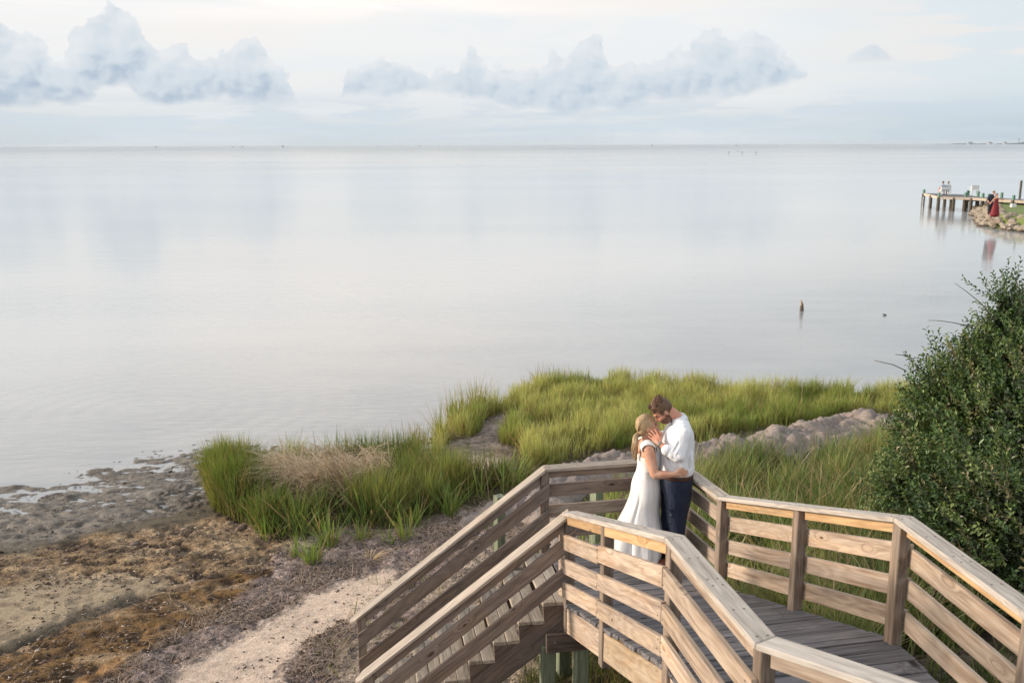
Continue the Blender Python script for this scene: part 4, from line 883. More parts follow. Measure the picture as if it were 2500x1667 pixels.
# ------------------------------------------------------------------ evergreen shrub on the right
def shrub():
    r = empty('shrub', (5.4, 10.3, ground_h(5.4, 10.3)), 'tall dark evergreen shrub with small waxy leaves right of the boardwalk', 'shrub')
    o0 = Vector(r.location)
    def lobe(px_, py_, y_, rx, rz, w, ry=None):
        p = at_y(px_, py_, y_); return ((p.x, y_, p.z), (rx, ry or rx, rz), w)
    lobes = [lobe(2460, 1115, 10.6, 1.12, 1.1, 6), lobe(2620, 1020, 10.9, 1.3, 1.25, 4.5), lobe(2368, 1000, 10.7, .52, .6, 2.4), lobe(2292, 1095, 10.6, .36, .42, 1.3), lobe(2310, 1205, 10.2, .48, .45, 1.8),
             lobe(2475, 895, 10.7, .42, .42, 1.6), lobe(2450, 770, 10.7, .10, .34, .3), lobe(2515, 810, 10.9, .26, .34, .6), lobe(2395, 1275, 9.3, .7, .5, 2.4), lobe(2620, 1200, 9.2, 1.45, 1.5, 4), lobe(2520, 1330, 8.4, .95, .8, 2.4), lobe(2215, 1200, 9.8, .26, .26, .5)]
    wts = np.array([l[2] for l in lobes]); wts = wts / wts.sum()
    Vs, Cs, Fs = [], [], []; TW = []
    def leaves(base, dirs, nrm, ln, wd, col):
        n = len(base); side = np.cross(dirs, nrm); side /= np.linalg.norm(side, axis=1)[:, None] + 1e-9
        fold = nrm * (wd * .35)[:, None]
        a = base; t_ = base + dirs * ln[:, None]; m_ = base + dirs * (ln * .55)[:, None]
        l_ = m_ + side * (wd / 2)[:, None] + fold; r_ = m_ - side * (wd / 2)[:, None] + fold
        o_ = sum(len(v) for v in Vs)
        Vs.append(np.stack([a, l_, t_, r_], 1).reshape(-1, 3)); Cs.append(np.repeat(col, 4, axis=0))
        k = o_ + np.arange(n)[:, None] * 4; Fs.append(np.concatenate([k + np.array([[0, 1, 2]]), k + np.array([[0, 2, 3]])]))
    rnd = lambda n: (lambda v: v / np.linalg.norm(v, axis=1)[:, None])(RNG.normal(0, 1, (n, 3)))
    NT_ = 6600
    for k in range(NT_):
        L = lobes[RNG.choice(len(lobes), p=wts)]; c = np.array(L[0]); rad = np.array(L[1])
        d = RNG.normal(0, 1, 3); d /= np.linalg.norm(d)
        f = .6 + .42 * RNG.rand() ** .6; p = c + d * rad * f
        if p[2] < 1.15 + .25 * RNG.rand(): continue
        dr = d * .9 + np.array((-.12, 0, .28)) + RNG.normal(0, .4, 3); dr /= np.linalg.norm(dr)
        ln = RNG.uniform(.16, .38) * (1.2 if f > .99 else 1); nl = int(ln / .017)
        u = np.linspace(.1, 1, nl)[:, None]; bend = np.array((0, 0, .25)) * ln
        pos = p + dr * ln * u + bend * u ** 2
        ax = rnd(1)[0]; s1 = np.cross(dr, ax); s1 /= np.linalg.norm(s1); s2 = np.cross(dr, s1)
        ang = np.arange(nl) * 2.4 + RNG.rand() * 6; out = np.cos(ang)[:, None] * s1 + np.sin(ang)[:, None] * s2
        ld = out * .75 + dr * .65 + RNG.normal(0, .2, (nl, 3)); ld /= np.linalg.norm(ld, axis=1)[:, None]
        nm = rnd(nl) * .5 + np.array((0, 0, .8)); nm -= ld * (nm * ld).sum(1)[:, None]; nm /= np.linalg.norm(nm, axis=1)[:, None]
        base_c = np.array((.055, .10, .026)) if RNG.rand() > .33 else np.array((.14, .185, .055))
        if RNG.rand() < .08: base_c = np.array((.15, .135, .06))
        col = base_c * RNG.uniform(.7, 1.35, (nl, 1)); tipn = u > .8; col = np.where(tipn, col * 1.25, col)
        leaves(pos, ld, nm, RNG.uniform(.042, .070, nl), RNG.uniform(.022, .034, nl), col)
        TW.append((p, p + dr * ln + bend))
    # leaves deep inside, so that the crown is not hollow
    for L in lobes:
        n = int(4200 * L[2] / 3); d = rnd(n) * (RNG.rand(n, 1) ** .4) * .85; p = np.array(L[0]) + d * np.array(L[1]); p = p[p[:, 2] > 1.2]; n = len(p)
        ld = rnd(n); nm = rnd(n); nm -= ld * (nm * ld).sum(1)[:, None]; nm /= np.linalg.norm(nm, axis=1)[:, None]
        leaves(p, ld, nm, RNG.uniform(.05, .085, n), RNG.uniform(.025, .04, n), np.array((.022, .038, .012)) * RNG.uniform(.6, 1.3, (n, 1)))  # darker than the outer leaves: inner shade put into the colour
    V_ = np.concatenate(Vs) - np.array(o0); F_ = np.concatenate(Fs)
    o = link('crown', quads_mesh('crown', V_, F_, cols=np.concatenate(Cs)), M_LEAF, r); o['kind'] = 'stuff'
    # limbs and bare twigs
    bark = simple_mat('grey bark', (.17, .14, .115), .9, .35, 14, .6)
    def tube(name, P_, R_, n=7):
        P_ = [Vector(p) for p in P_]; bm = bmesh.new(); rings = []
        for i_, (p, rr) in enumerate(zip(P_, R_)):
            d = (P_[min(i_ + 1, len(P_) - 1)] - P_[max(i_ - 1, 0)]).normalized(); a = d.cross(Vector((.3, 1, .2))).normalized(); b = d.cross(a)
            rings.append([bm.verts.new(p + (a * math.cos(2 * PI * j / n) + b * math.sin(2 * PI * j / n)) * rr - o0) for j in range(n)])
        for r0, r1 in zip(rings[:-1], rings[1:]):
            for j in range(n): bm.faces.new([r0[j], r0[(j + 1) % n], r1[(j + 1) % n], r1[j]])
        bm.faces.new(rings[-1]); bm.faces.new(list(reversed(rings[0])))
        me = bpy.data.meshes.new(name); bm.to_mesh(me); bm.free()
        for f in me.polygons: f.use_smooth = True
        return link(name, me, bark, r)
    g = o0.z
    tube('trunk', [(4.45, 10.25, g - .1), (4.62, 10.3, g + .5), (4.9, 10.4, g + .95), (5.3, 10.5, g + 1.5)], [.10, .085, .07, .05], 9)
    for e in ([(5.6, 10.3, g - .1), (5.8, 10.5, 2.2), (6.1, 10.6, 3.2), (5.9, 10.6, 4.2)], [(5.5, 10.3, g - .1), (6.2, 10.4, 2.0), (6.9, 10.8, 3.2), (7.1, 10.9, 4.2)], [(5.3, 10.3, g), (5.1, 10.5, 2.0), (4.9, 10.7, 2.9)], [(5.6, 10.2, g), (5.7, 9.6, 1.9), (5.6, 9.0, 2.4)], [(5.7, 10.2, g), (6.6, 9.8, 2.0), (7.6, 9.5, 3.0)]):
        tube('limb', e, [.08, .06, .04, .02][:len(e)])
    for e in ([(2430, 782, 10.4), (2395, 740, 10.3), (2360, 712, 10.2), (2332, 692, 10.15)], [(2372, 798, 10.4), (2330, 788, 10.3), (2296, 783, 10.2), (2265, 782, 10.15)], [(2232, 877, 10.4), (2212, 868, 10.35), (2186, 865, 10.3)], [(2212, 905, 10.4), (2180, 890, 10.3), (2135, 880, 10.2)], [(2170, 1008, 10.0), (2140, 1000, 9.95), (2118, 992, 9.9)]):
        tube('bare_twig', [at_y(*q) for q in e], [.006, .005, .004, .003][:len(e)], 5)
    tw = bmesh.new()
    for p, q in TW[::3]:
        p, q = Vector(p) - o0, Vector(q) - o0; d = (q - p).normalized(); a = d.cross(Vector((.2, .9, .3))).normalized() * .004; b = d.cross(a)
        v = [tw.verts.new(p + a), tw.verts.new(p + b), tw.verts.new(p - a - b), tw.verts.new(q)]
        for f in ((0, 1, 3), (1, 2, 3), (2, 0, 3)): tw.faces.new([v[k] for k in f])
    me = bpy.data.meshes.new('twigs'); tw.to_mesh(me); tw.free(); o = link('twigs', me, bark, r); o['kind'] = 'stuff'
shrub()
# ------------------------------------------------------------------ people
def loft_arrays(rings, n=20, ref=(0, 1, 0), cap=True, sub=4, sup=2.2):
    """closed tube through rings (centre, half width along ref, half thickness); smooth in between"""
    C_ = np.array([r[0] for r in rings], float); Ra = np.array([r[1] for r in rings], float); Rb = np.array([r[2] for r in rings], float)
    m = len(C_); d = np.r_[0, np.cumsum(np.linalg.norm(np.diff(C_, axis=0), axis=1) + 1e-6)]
    t = np.concatenate([np.linspace(d[i], d[i + 1], sub, endpoint=False) for i in range(m - 1)] + [[d[-1]]])
    def cr(vals):
        vals = np.asarray(vals, float); g = np.gradient(vals, d, axis=0); out = []
        for q in t:
            i = min(np.searchsorted(d, q, 'right') - 1, m - 2); h = d[i + 1] - d[i]; u = (q - d[i]) / h
            out.append((2 * u ** 3 - 3 * u ** 2 + 1) * vals[i] + (u ** 3 - 2 * u ** 2 + u) * h * g[i] + (-2 * u ** 3 + 3 * u ** 2) * vals[i + 1] + (u ** 3 - u ** 2) * h * g[i + 1])
        return np.array(out)
    P_ = cr(C_); A_ = np.maximum(cr(Ra), .001); B_ = np.maximum(cr(Rb), .001)
    T = np.gradient(P_, axis=0); T /= np.linalg.norm(T, axis=1)[:, None]
    r = np.array(ref, float); e1 = r - T * (T @ r)[:, None]; e1 /= np.linalg.norm(e1, axis=1)[:, None] + 1e-9; e2 = np.cross(T, e1)
    if cap:
        c0 = [(P_[0] - T[0] * min(A_[0], B_[0]) * k, A_[0] * s, B_[0] * s, e1[0], e2[0]) for k, s in ((.62, .3), (.5, .62), (.28, .88))]
        c1 = [(P_[-1] + T[-1] * min(A_[-1], B_[-1]) * k, A_[-1] * s, B_[-1] * s, e1[-1], e2[-1]) for k, s in ((.28, .88), (.5, .62), (.62, .3))]
    else: c0, c1 = [], []
    L = c0 + list(zip(P_, A_, B_, e1, e2)) + c1
    th = np.arange(n) / n * 2 * PI; cs, sn_ = np.cos(th), np.sin(th); k = 2 / sup
    cs, sn_ = np.sign(cs) * np.abs(cs) ** k, np.sign(sn_) * np.abs(sn_) ** k
    V_ = np.concatenate([p[None] + a * cs[:, None] * x[None] + b * sn_[:, None] * y[None] for p, a, b, x, y in L])
    F_ = []
    for i in range(len(L) - 1):
        for j in range(n): F_.append((i * n + j, i * n + (j + 1) % n, (i + 1) * n + (j + 1) % n, (i + 1) * n + j))
    F_.append(tuple(reversed(range(n)))); F_.append(tuple(range((len(L) - 1) * n, len(L) * n)))
    return V_, F_
def ell(c, r, M=None, nu=20, nv=12):
    V_ = [];
    for i in range(1, nv):
        a = PI * i / nv
        for j in range(nu): b = 2 * PI * j / nu; V_.append((r[0] * math.sin(a) * math.cos(b), r[1] * math.sin(a) * math.sin(b), r[2] * math.cos(a)))
    V_ = np.array([(0, 0, r[2])] + V_ + [(0, 0, -r[2])]); F_ = []
    for j in range(nu): F_.append((0, 1 + j, 1 + (j + 1) % nu)); F_.append((len(V_) - 1, 1 + (nv - 2) * nu + (j + 1) % nu, 1 + (nv - 2) * nu + j))
    for i in range(nv - 2):
        for j in range(nu): F_.append((1 + i * nu + j, 1 + (i + 1) * nu + j, 1 + (i + 1) * nu + (j + 1) % nu, 1 + i * nu + (j + 1) % nu))
    V_ = V_ + np.array(c)
    if M is not None: V_ = xf(V_, M)
    return V_, F_
def xf(V_, M):
    R_ = np.array(M.to_3x3()); return V_ @ R_.T + np.array(M.translation)
def merge(parts):
    V_, F_, o = [], [], 0
    for v, f in parts: V_.append(np.asarray(v)); F_ += [tuple(i + o for i in q) for q in f]; o += len(v)
    return np.concatenate(V_), F_
def mesh_from(name, parts, origin, voxel=None, smooth=2, solid=None):
    V_, F_ = merge(parts); me = bpy.data.meshes.new(name); me.from_pydata((V_ - np.array(origin)).tolist(), [], F_); me.update()
    bm = bmesh.new(); bm.from_mesh(me); bmesh.ops.recalc_face_normals(bm, faces=bm.faces); bm.to_mesh(me); bm.free()
    if voxel or solid:
        ob = bpy.data.objects.new('tmp', me); COL.objects.link(ob)
        if solid: md = ob.modifiers.new('s', 'SOLIDIFY'); md.thickness = solid; md.offset = 1
        if voxel: md = ob.modifiers.new('r', 'REMESH'); md.mode = 'VOXEL'; md.voxel_size = voxel
        if smooth: md = ob.modifiers.new('m', 'SMOOTH'); md.factor = .5; md.iterations = smooth
        dg = bpy.context.evaluated_depsgraph_get(); me2 = bpy.data.meshes.new_from_object(ob.evaluated_get(dg), depsgraph=dg)
        bpy.data.objects.remove(ob); bpy.data.meshes.remove(me); me = me2; me.name = name
    me.polygons.foreach_set('use_smooth', np.ones(len(me.polygons), bool)); return me
def part(name, parts, root, mat, voxel=None, smooth=2, solid=None, label=None):
    me = mesh_from(name, parts, root.location, voxel, smooth, solid); me.materials.clear(); o = link(name, me, mat, root)
    if label: o['label'] = label
    return o
def limb(pts, radii, flat=1.0, n=14): return loft_arrays([(p, r, r * flat) for p, r in zip(pts, radii)], n, ref=(.3, .9, .31))
def px(x, y, yy): return np.array(at_y(x, y, yy))
def lerp(a, b, t): return np.asarray(a) * (1 - t) + np.asarray(b) * t
def hand(wrist, kn_i, kn_p, tips, thumb, r=.0092, bend=None, wr=.024):
    """palm with four separate fingers and a thumb that leaves its side"""
    out = []; kn = [lerp(kn_i, kn_p, k / 3) for k in range(4)]; wrist = np.asarray(wrist)
    side = np.asarray(kn_p) - np.asarray(kn_i); side = side / np.linalg.norm(side)
    for k, (a, tip) in enumerate(zip(kn, tips)):
        w0 = wrist + side * (k - 1.5) * .011
        out.append(limb([w0, lerp(w0, a, .55), a], [.0135, .0135, .0115]))
        tip = np.asarray(tip); mid = lerp(a, tip, .48) + (np.asarray(bend) if bend is not None else 0)
        rr = r * (1, 1.03, .97, .84)[k]
        out.append(limb([a, mid, lerp(mid, tip, .55), tip], [rr * 1.12, rr, rr * .92, rr * .76]))
    out.append(limb([thumb[0], thumb[1], thumb[2]], [.014, .0115, .0085]))
    c = (wrist + kn[0] + kn[3]) / 3; out.append(limb([wrist, lerp(wrist, (kn[0] + kn[3]) / 2, .5)], [wr, .026], .75))
    return out
def head_parts(M, s=1.0, male=True):
    q = [ell((.004, 0, .032), (.096, .074, .099)), ell((-.03, 0, -.045), (.066, .058, .072)), ell((-.062, 0, -.097), (.032, .030, .024)), ell((-.02, 0, -.072), (.058, .056 if male else .050, .045)),
         ell((-.083, 0, .028), (.018, .048, .012)), ell((-.072, .036, -.03), (.022, .022, .02)), ell((-.072, -.036, -.03), (.022, .022, .02)),
         loft_arrays([((-.092, 0, .018), .008, .008), ((-.104, 0, -.01), .010, .010), ((-.116, 0, -.03), .015, .012), ((-.100, 0, -.04), .014, .010)], 10),
         ell((-.094, 0, -.062), (.010, .022, .006)), ell((-.092, 0, -.073), (.010, .019, .006))]
    for sg in (-1, 1): q.append(ell((.012, sg * .077, -.012), (.019, .008, .032))); q.append(ell((.006, sg * .072, -.012), (.012, .010, .02)))
    return [(xf(v * s, M), f) for v, f in q]
def shell(c, r, keep, M, s=1.0, noise=.0, nu=44, nv=30, seed=0):
    V_, F_ = ell((0, 0, 0), r, None, nu, nv); d = V_ / np.array(r)
    bumpy = fbm(d[:, 0] * 4 + 9, d[:, 2] * 4 + d[:, 1] * 3 + 5, 3, seed) - .5 + .6 * (fbm(d[:, 0] * 9 + 2, d[:, 1] * 11 + 3 + d[:, 2] * 4, 2, seed + 3) - .5)
    V_ = V_ * (1 + noise * bumpy[:, None]) + np.array(c)
    k = np.array([keep(*v) for v in V_]); F_ = [f for f in F_ if all(k[i] for i in f)]
    used = sorted({i for f in F_ for i in f}); mp = {u: i for i, u in enumerate(used)}
    return xf(V_[used] * s, M), [tuple(mp[i] for i in f) for f in F_]
def rotm(loc, pitch=0.0, yaw=0.0, roll=0.0):
    """canonical head looks along -x; pitch > 0 looks down"""
    return Matrix.Translation(Vector(loc)) @ Matrix.Rotation(yaw, 4, 'Z') @ Matrix.Rotation(-pitch, 4, 'Y') @ Matrix.Rotation(roll, 4, 'X')

def cloth(name, col, rough=.8, wr=.25, scale=(9, 9, 5), fine=.0, sss=0.0, tint=None):
    m, t, b = new_mat(name); co = t.coord('Object')
    n1 = t.noise(t.vm('MULTIPLY', co, scale), 1.0, 2, .45, .3); n2 = t.noise(co, 160, 2, .6)
    t.put(b.inputs['Base Color'], t.mix(t.lin(n1, .3, .7, 0, .12), col, tuple(c * .75 for c in col)))
    b.inputs['Roughness'].default_value = rough; b.inputs['Specular IOR Level'].default_value = .25; b.inputs['Sheen Weight'].default_value = .08
    t.put(b.inputs['Normal'], t.bump(t.m('ADD', n1, t.m('MULTIPLY', n2, .06 + fine)), wr, .04)); return m
def skin(name, col):
    m, t, b = new_mat(name); co = t.coord('Object'); n = t.noise(co, 14, 3, .5)
    t.put(b.inputs['Base Color'], t.mix(t.step(n, .35, .7), col, (col[0] * .96, col[1] * .80, col[2] * .76)))
    b.inputs['Roughness'].default_value = .5; b.inputs['Specular IOR Level'].default_value = .35
    b.inputs['Subsurface Weight'].default_value = .12; b.inputs['Subsurface Radius'].default_value = (.02, .007, .004); b.inputs['Subsurface Scale'].default_value = .5
    return m
def hair_mat(name, a, b_, rough=.5):
    m, t, b = new_mat(name); co = t.coord('Object')
    n = t.noise(t.vm('MULTIPLY', co, (210, 210, 90)), 1.0, 2, .5, .5); t.put(b.inputs['Base Color'], t.mix(t.step(n, .35, .65), a, b_))
    b.inputs['Roughness'].default_value = rough; t.put(b.inputs['Normal'], t.bump(n, .15, .003)); return m
M_SKIN_M = skin('ruddy skin', (.56, .29, .20)); M_SKIN_W = skin('tanned skin', (.62, .37, .255))
M_SHIRT = cloth('white cotton shirt', (.82, .83, .86), .75, .75, (13, 13, 4.5)); M_TROU = cloth('navy trousers', (.016, .024, .052), .6, .6, (12, 12, 6))
M_SHOE = simple_mat('brown leather', (.16, .045, .02), .35, .2, 20); M_BELT = simple_mat('dark brown belt', (.06, .025, .018), .45)
M_HAIR_M = hair_mat('short brown hair', (.045, .022, .012), (.19, .10, .05)); M_BEARD = hair_mat('brown beard', (.07, .03, .018), (.16, .075, .04), .7)
M_HAIR_W = hair_mat('blonde hair', (.30, .195, .105), (.50, .36, .205), .42)
M_DRESS = cloth('ivory satin', (.82, .815, .82), .42, .5, (9, 9, 2.2)); M_DARKEYE = simple_mat('dark eye', (.03, .02, .015), .3)
M_LIP = simple_mat('lip', (.50, .17, .14), .45); M_TIE = simple_mat('hair tie', (.10, .06, .04), .6)
def lace_mat():
    m, t, b = new_mat('floral lace over skin'); co = t.coord('Object')
    v = t.voro(t.vm('ADD', co, t.vm('SCALE', t.noise(co, 30, 2, .5, 0, True), scale=.04)), 62); n = t.noise(co, 80, 3, .6)
    k = t.step(t.m('ADD', v, t.m('MULTIPLY', n, .5)), .42, .56)
    t.put(b.inputs['Base Color'], t.mix(k, (.66, .47, .38), (.84, .82, .79))); b.inputs['Roughness'].default_value = .8
    t.put(b.inputs['Normal'], t.bump(k, .7, .004)); return m
M_LACE = lace_mat()

# ---- groom
gm = empty('person', (1.66, 9.14, LZ), 'bearded man in white shirt and navy trousers bowing his head to the bride', 'person', 'wedding couple on the landing')
def groom():
    y0 = 9.14; Z = lambda z: LZ + z
    hc = px(1619, 1002, y0); HM = rotm(hc, math.radians(47)); hp = head_parts(HM, 1.04)
    neck_b = np.array((1.70, y0, Z(1.50)))
    nk = loft_arrays([(np.array(HM @ Vector((.03, 0, -.01))), .058, .060), (np.array(HM @ Vector((.025, 0, -.095))) * .5 + neck_b * .5 + np.array((.012, 0, .012)), .060, .062), (neck_b, .068, .07)], 16)
    torso = loft_arrays([((1.69, y0, Z(.92)), .17, .15), ((1.69, y0, Z(1.1)), .175, .15), ((1.69, y0, Z(1.32)), .19, .14), ((1.71, y0, Z(1.46)), .17, .10), ((1.70, y0, Z(1.52)), .08, .07)], 20)
    sL = px(1669, 1050, 8.985); eL = px(1655, 1113, 8.885); cL = px(1627, 1097, 8.925); wL = px(1611, 1083.5, 8.985)
    sR = np.array((1.72, 9.31, Z(1.44))); eR = np.array((1.64, 9.40, Z(1.19))); cR = np.array((1.56, 9.36, Z(1.29))); wR = np.array((1.50, 9.32, Z(1.36)))
    arms = [limb([sL, lerp(sL, eL, .5), eL], [.05, .05, .045]), limb([eL, lerp(eL, wL, .4), wL], [.046, .042, .027]), limb([sR, eR], [.05, .045]), limb([eR, lerp(eR, wR, .4), wR], [.046, .042, .027])]
    hl = hand(wL, px(1606.5, 1059.5, 9.055), px(1592.5, 1071.5, 9.05), [px(1598, 1047, 9.105), px(1588, 1049.5, 9.108), px(1583.3, 1056.5, 9.11), px(1582.3, 1064.5, 9.108)],
              [px(1612.5, 1071, 9.02), px(1614.5, 1062, 9.075), px(1613.5, 1053, 9.10)], bend=(0, -.010, .002))
    hr = hand(wR, np.array((1.475, 9.30, Z(1.43))), np.array((1.44, 9.31, Z(1.39))), [(1.455, 9.285, Z(1.49)), (1.42, 9.288, Z(1.48)), (1.40, 9.29, Z(1.45)), (1.395, 9.292, Z(1.41))],
              [np.array((1.50, 9.31, Z(1.40))), np.array((1.51, 9.27, Z(1.43))), np.array((1.505, 9.235, Z(1.445)))])
    legs = []
    for yy, xs_ in ((9.05, (1.695, 1.692, 1.69)), (9.235, (1.70, 1.66, 1.60))):
        legs.append(limb([(1.69, yy, Z(.9)), (xs_[0], yy, Z(.72)), (xs_[1], yy, Z(.46)), (xs_[2], yy, Z(.09))], [.1, .09, .06, .045]))
    body = part('body', hp + [nk, torso] + arms + hl + hr + legs, gm, M_SKIN_M, .0062, 2)
    # shirt: torso and rolled sleeves in one piece
    sh_ = [loft_arrays([((1.69, y0, Z(.992)), .206, .172), ((1.69, y0, Z(1.02)), .213, .178), ((1.688, y0, Z(1.08)), .212, .176), ((1.69, y0, Z(1.2)), .208, .170), ((1.697, y0, Z(1.33)), .215, .160), ((1.71, y0, Z(1.43)), .212, .130), ((1.712, y0, Z(1.49)), .165, .092), ((1.70, y0, Z(1.535)), .095, .07)], 28, sup=2.3),
           limb([lerp(sL, (1.71, y0, Z(1.44)), .4), sL, lerp(sL, eL, .5) + np.array((.006, -.006, 0)), eL + np.array((.012, -.004, -.012))], [.085, .082, .076, .066]), limb([eL + np.array((.008, 0, -.01)), lerp(eL, cL, .55), cL], [.064, .058, .052]),
           limb([lerp(sR, (1.71, y0, Z(1.44)), .4), sR, lerp(sR, eR, .5), eR], [.085, .08, .074, .064]), limb([eR, lerp(eR, cR, .55), cR], [.062, .056, .05])]
    # folds that hang from the shoulder and gather at the elbow
    for a, b, r in ((px(1672, 1062, 8.925), px(1650, 1108, 8.835), .012), (px(1664, 1058, 8.915), px(1640, 1102, 8.86), .010), (px(1682, 1075, 8.93), px(1668, 1120, 8.90), .011), (px(1645, 1120, 8.85), px(1632, 1106, 8.875), .010),
                    (px(1690, 1100, 8.965), px(1684, 1140, 8.94), .012), (px(1640, 1130, 8.955), px(1650, 1148, 8.95), .010), (px(1625, 1110, 8.97), px(1632, 1150, 8.96), .011), (px(1660, 1128, 8.94), px(1664, 1150, 8.935), .010)):
        sh_.append(limb([a, lerp(a, b, .5) + np.array((0, -.010, 0)), b], [r * .6, r + .003, r * .6], 1.0, 8))
    part('shirt', sh_, gm, M_SHIRT, .0075, 2)
    for a, b in ((cL, wL), (cR, wR)):
        d = (b - a) / np.linalg.norm(b - a); part('cuff', [loft_arrays([(a - d * .025, .056, .056), (a - d * .01, .059, .059), (a + d * .006, .058, .058), (a + d * .014, .05, .05)], 16)], gm, M_SHIRT)
    # collar stands round the neck and opens at the throat
    ring = []; nb = np.array((1.695, y0, Z(1.525))); ax = np.array((-.38, 0, .925))
    e1 = np.array((0, 1, 0)); e2 = np.cross(ax, e1); V_ = []; F_ = []
    angs = np.linspace(math.radians(-152), math.radians(152), 26)
    for i, a in enumerate(angs):
        o = e1 * math.sin(a) + -e2 * math.cos(a) * (1 if True else 1)
        fold = .018 + .02 * (abs(a) / 2.65) ** 3
        V_ += [nb + o * .076 - ax * .012, nb + o * .071 + ax * .036, nb + o * .075 + ax * .044, nb + o * .094 + ax * .004 - ax * fold]
        if i: k = 4 * i; F_ += [(k - 4, k, k + 1, k - 3), (k - 3, k + 1, k + 2, k - 2), (k - 2, k + 2, k + 3, k - 1)]
    part('collar', [(np.array(V_), F_)], gm, M_SHIRT, None, 0, .004)
    tr = [loft_arrays([((1.69, y0, Z(.975)), .19, .160), ((1.69, y0, Z(.88)), .200, .166), ((1.692, y0, Z(.80)), .195, .158), ((1.692, y0, Z(.74)), .16, .13)], 26)]
    for yy, q in ((9.055, [(1.697, .86, .115, .145), (1.697, .72, .112, .140), (1.692, .54, .098, .110), (1.694, .35, .086, .084), (1.68, .16, .078, .074), (1.66, .075, .080, .078)]), (9.225, [(1.69, .86, .115, .145), (1.68, .72, .11, .135), (1.66, .54, .098, .105), (1.64, .35, .086, .082), (1.62, .16, .078, .074), (1.61, .075, .08, .078)])):
        tr.append(loft_arrays([((x, yy - (.055 * max(0, (.6 - z) / .55) if yy < 9.14 else 0), Z(z)), a, b) for x, z, a, b in q], 20))
    for a, b, r in ((px(1662, 1172, 8.945), px(1650, 1205, 8.955), .010), (px(1625, 1235, 8.96), px(1650, 1262, 8.965), .009), (px(1632, 1262, 8.965), px(1660, 1248, 8.965), .008), (px(1668, 1180, 8.95), px(1672, 1220, 8.96), .009), (px(1630, 1275, 8.975), px(1655, 1282, 8.975), .008)):
        tr.append(limb([a, lerp(a, b, .5), b], [r * .5, r, r * .5], 1.0, 8))
    part('trousers', tr, gm, M_TROU, .009, 2)
    part('belt', [loft_arrays([((1.69, y0, Z(.94)), .207, .172), ((1.69, y0, Z(.98)), .206, .172)], 28, cap=False)], gm, M_BELT)
    for yy, x0 in ((9.0, 1.655), (9.225, 1.605)):
        part('shoe', [loft_arrays([((x0 + .07, yy, Z(.045)), .036, .042), ((x0 + .02, yy, Z(.05)), .041, .048), ((x0 - .06, yy - .008, Z(.04)), .045, .038), ((x0 - .14, yy - .012, Z(.03)), .047, .028), ((x0 - .185, yy - .012, Z(.024)), .03, .018)], 16)], gm, M_SHOE, .006, 1)
    s = 1.04
    keep = lambda x, y, z: (z > .052 + .5 * max(0, -x - .085) if x < -.045 else (z > -.012 if x < .012 else z > -.075 + max(0, .05 - x) * .9))
    hair = [shell((.006, 0, .034), (.105, .083, .110), keep, HM, s, .06, seed=3)]
    for k in range(150):                                     # locks combed up and back from the forehead
        u = RNG.uniform(-1, 1); x0 = RNG.uniform(-.075, .06); yy = u * .066; zz = .034 + .110 * math.sqrt(max(0, 1 - (x0 / .108) ** 2 - (yy / .086) ** 2))
        a = np.array((x0, yy, zz + .000)); b = a + np.array((-.004 - .006 * RNG.rand(), RNG.normal(0, .004), .007 + .006 * RNG.rand())) if x0 < -.05 else a + np.array((.022, RNG.normal(0, .006), .006))
        c = b + np.array((.018, RNG.normal(0, .004), .004)); v, f = limb([a - np.array((0, 0, .006)), b, c], [.004, .0036, .0012], 1, 5); hair.append((xf(v * s, HM), f))
    part('hair', hair, gm, M_HAIR_M, None, 0)
    kb = lambda x, y, z: z < -.034 + .45 * max(0, x + .02) and x < .022 and not (x < -.088 and -.072 < z < -.050 and abs(y) < .02) and (x > -.085 or z < -.046)
    part('beard', [shell((-.026, 0, -.056), (.077, .063, .075), kb, HM, s, .05, seed=9)], gm, M_BEARD, None, 0, .003)
    for sg in (-1, 1):
        part('eye', [(xf(np.array(ell((-.088, sg * .032, .004), (.006, .014, .0045))[0]) * s, HM), ell((0, 0, 0), (1, 1, 1))[1])], gm, M_DARKEYE)
        part('eyebrow', [(xf(np.array(ell((-.095, sg * .034, .024), (.006, .020, .0045))[0]) * s, HM), ell((0, 0, 0), (1, 1, 1))[1])], gm, M_BEARD)
    d = (wL - cL) / np.linalg.norm(wL - cL)
    part('bracelet', [loft_arrays([(wL - d * .012, .0295, .0295), (wL - d * .004, .031, .031), (wL + d * .003, .0295, .0295)], 16)], gm, simple_mat('grey cord bracelet', (.22, .20, .17), .7))
groom()

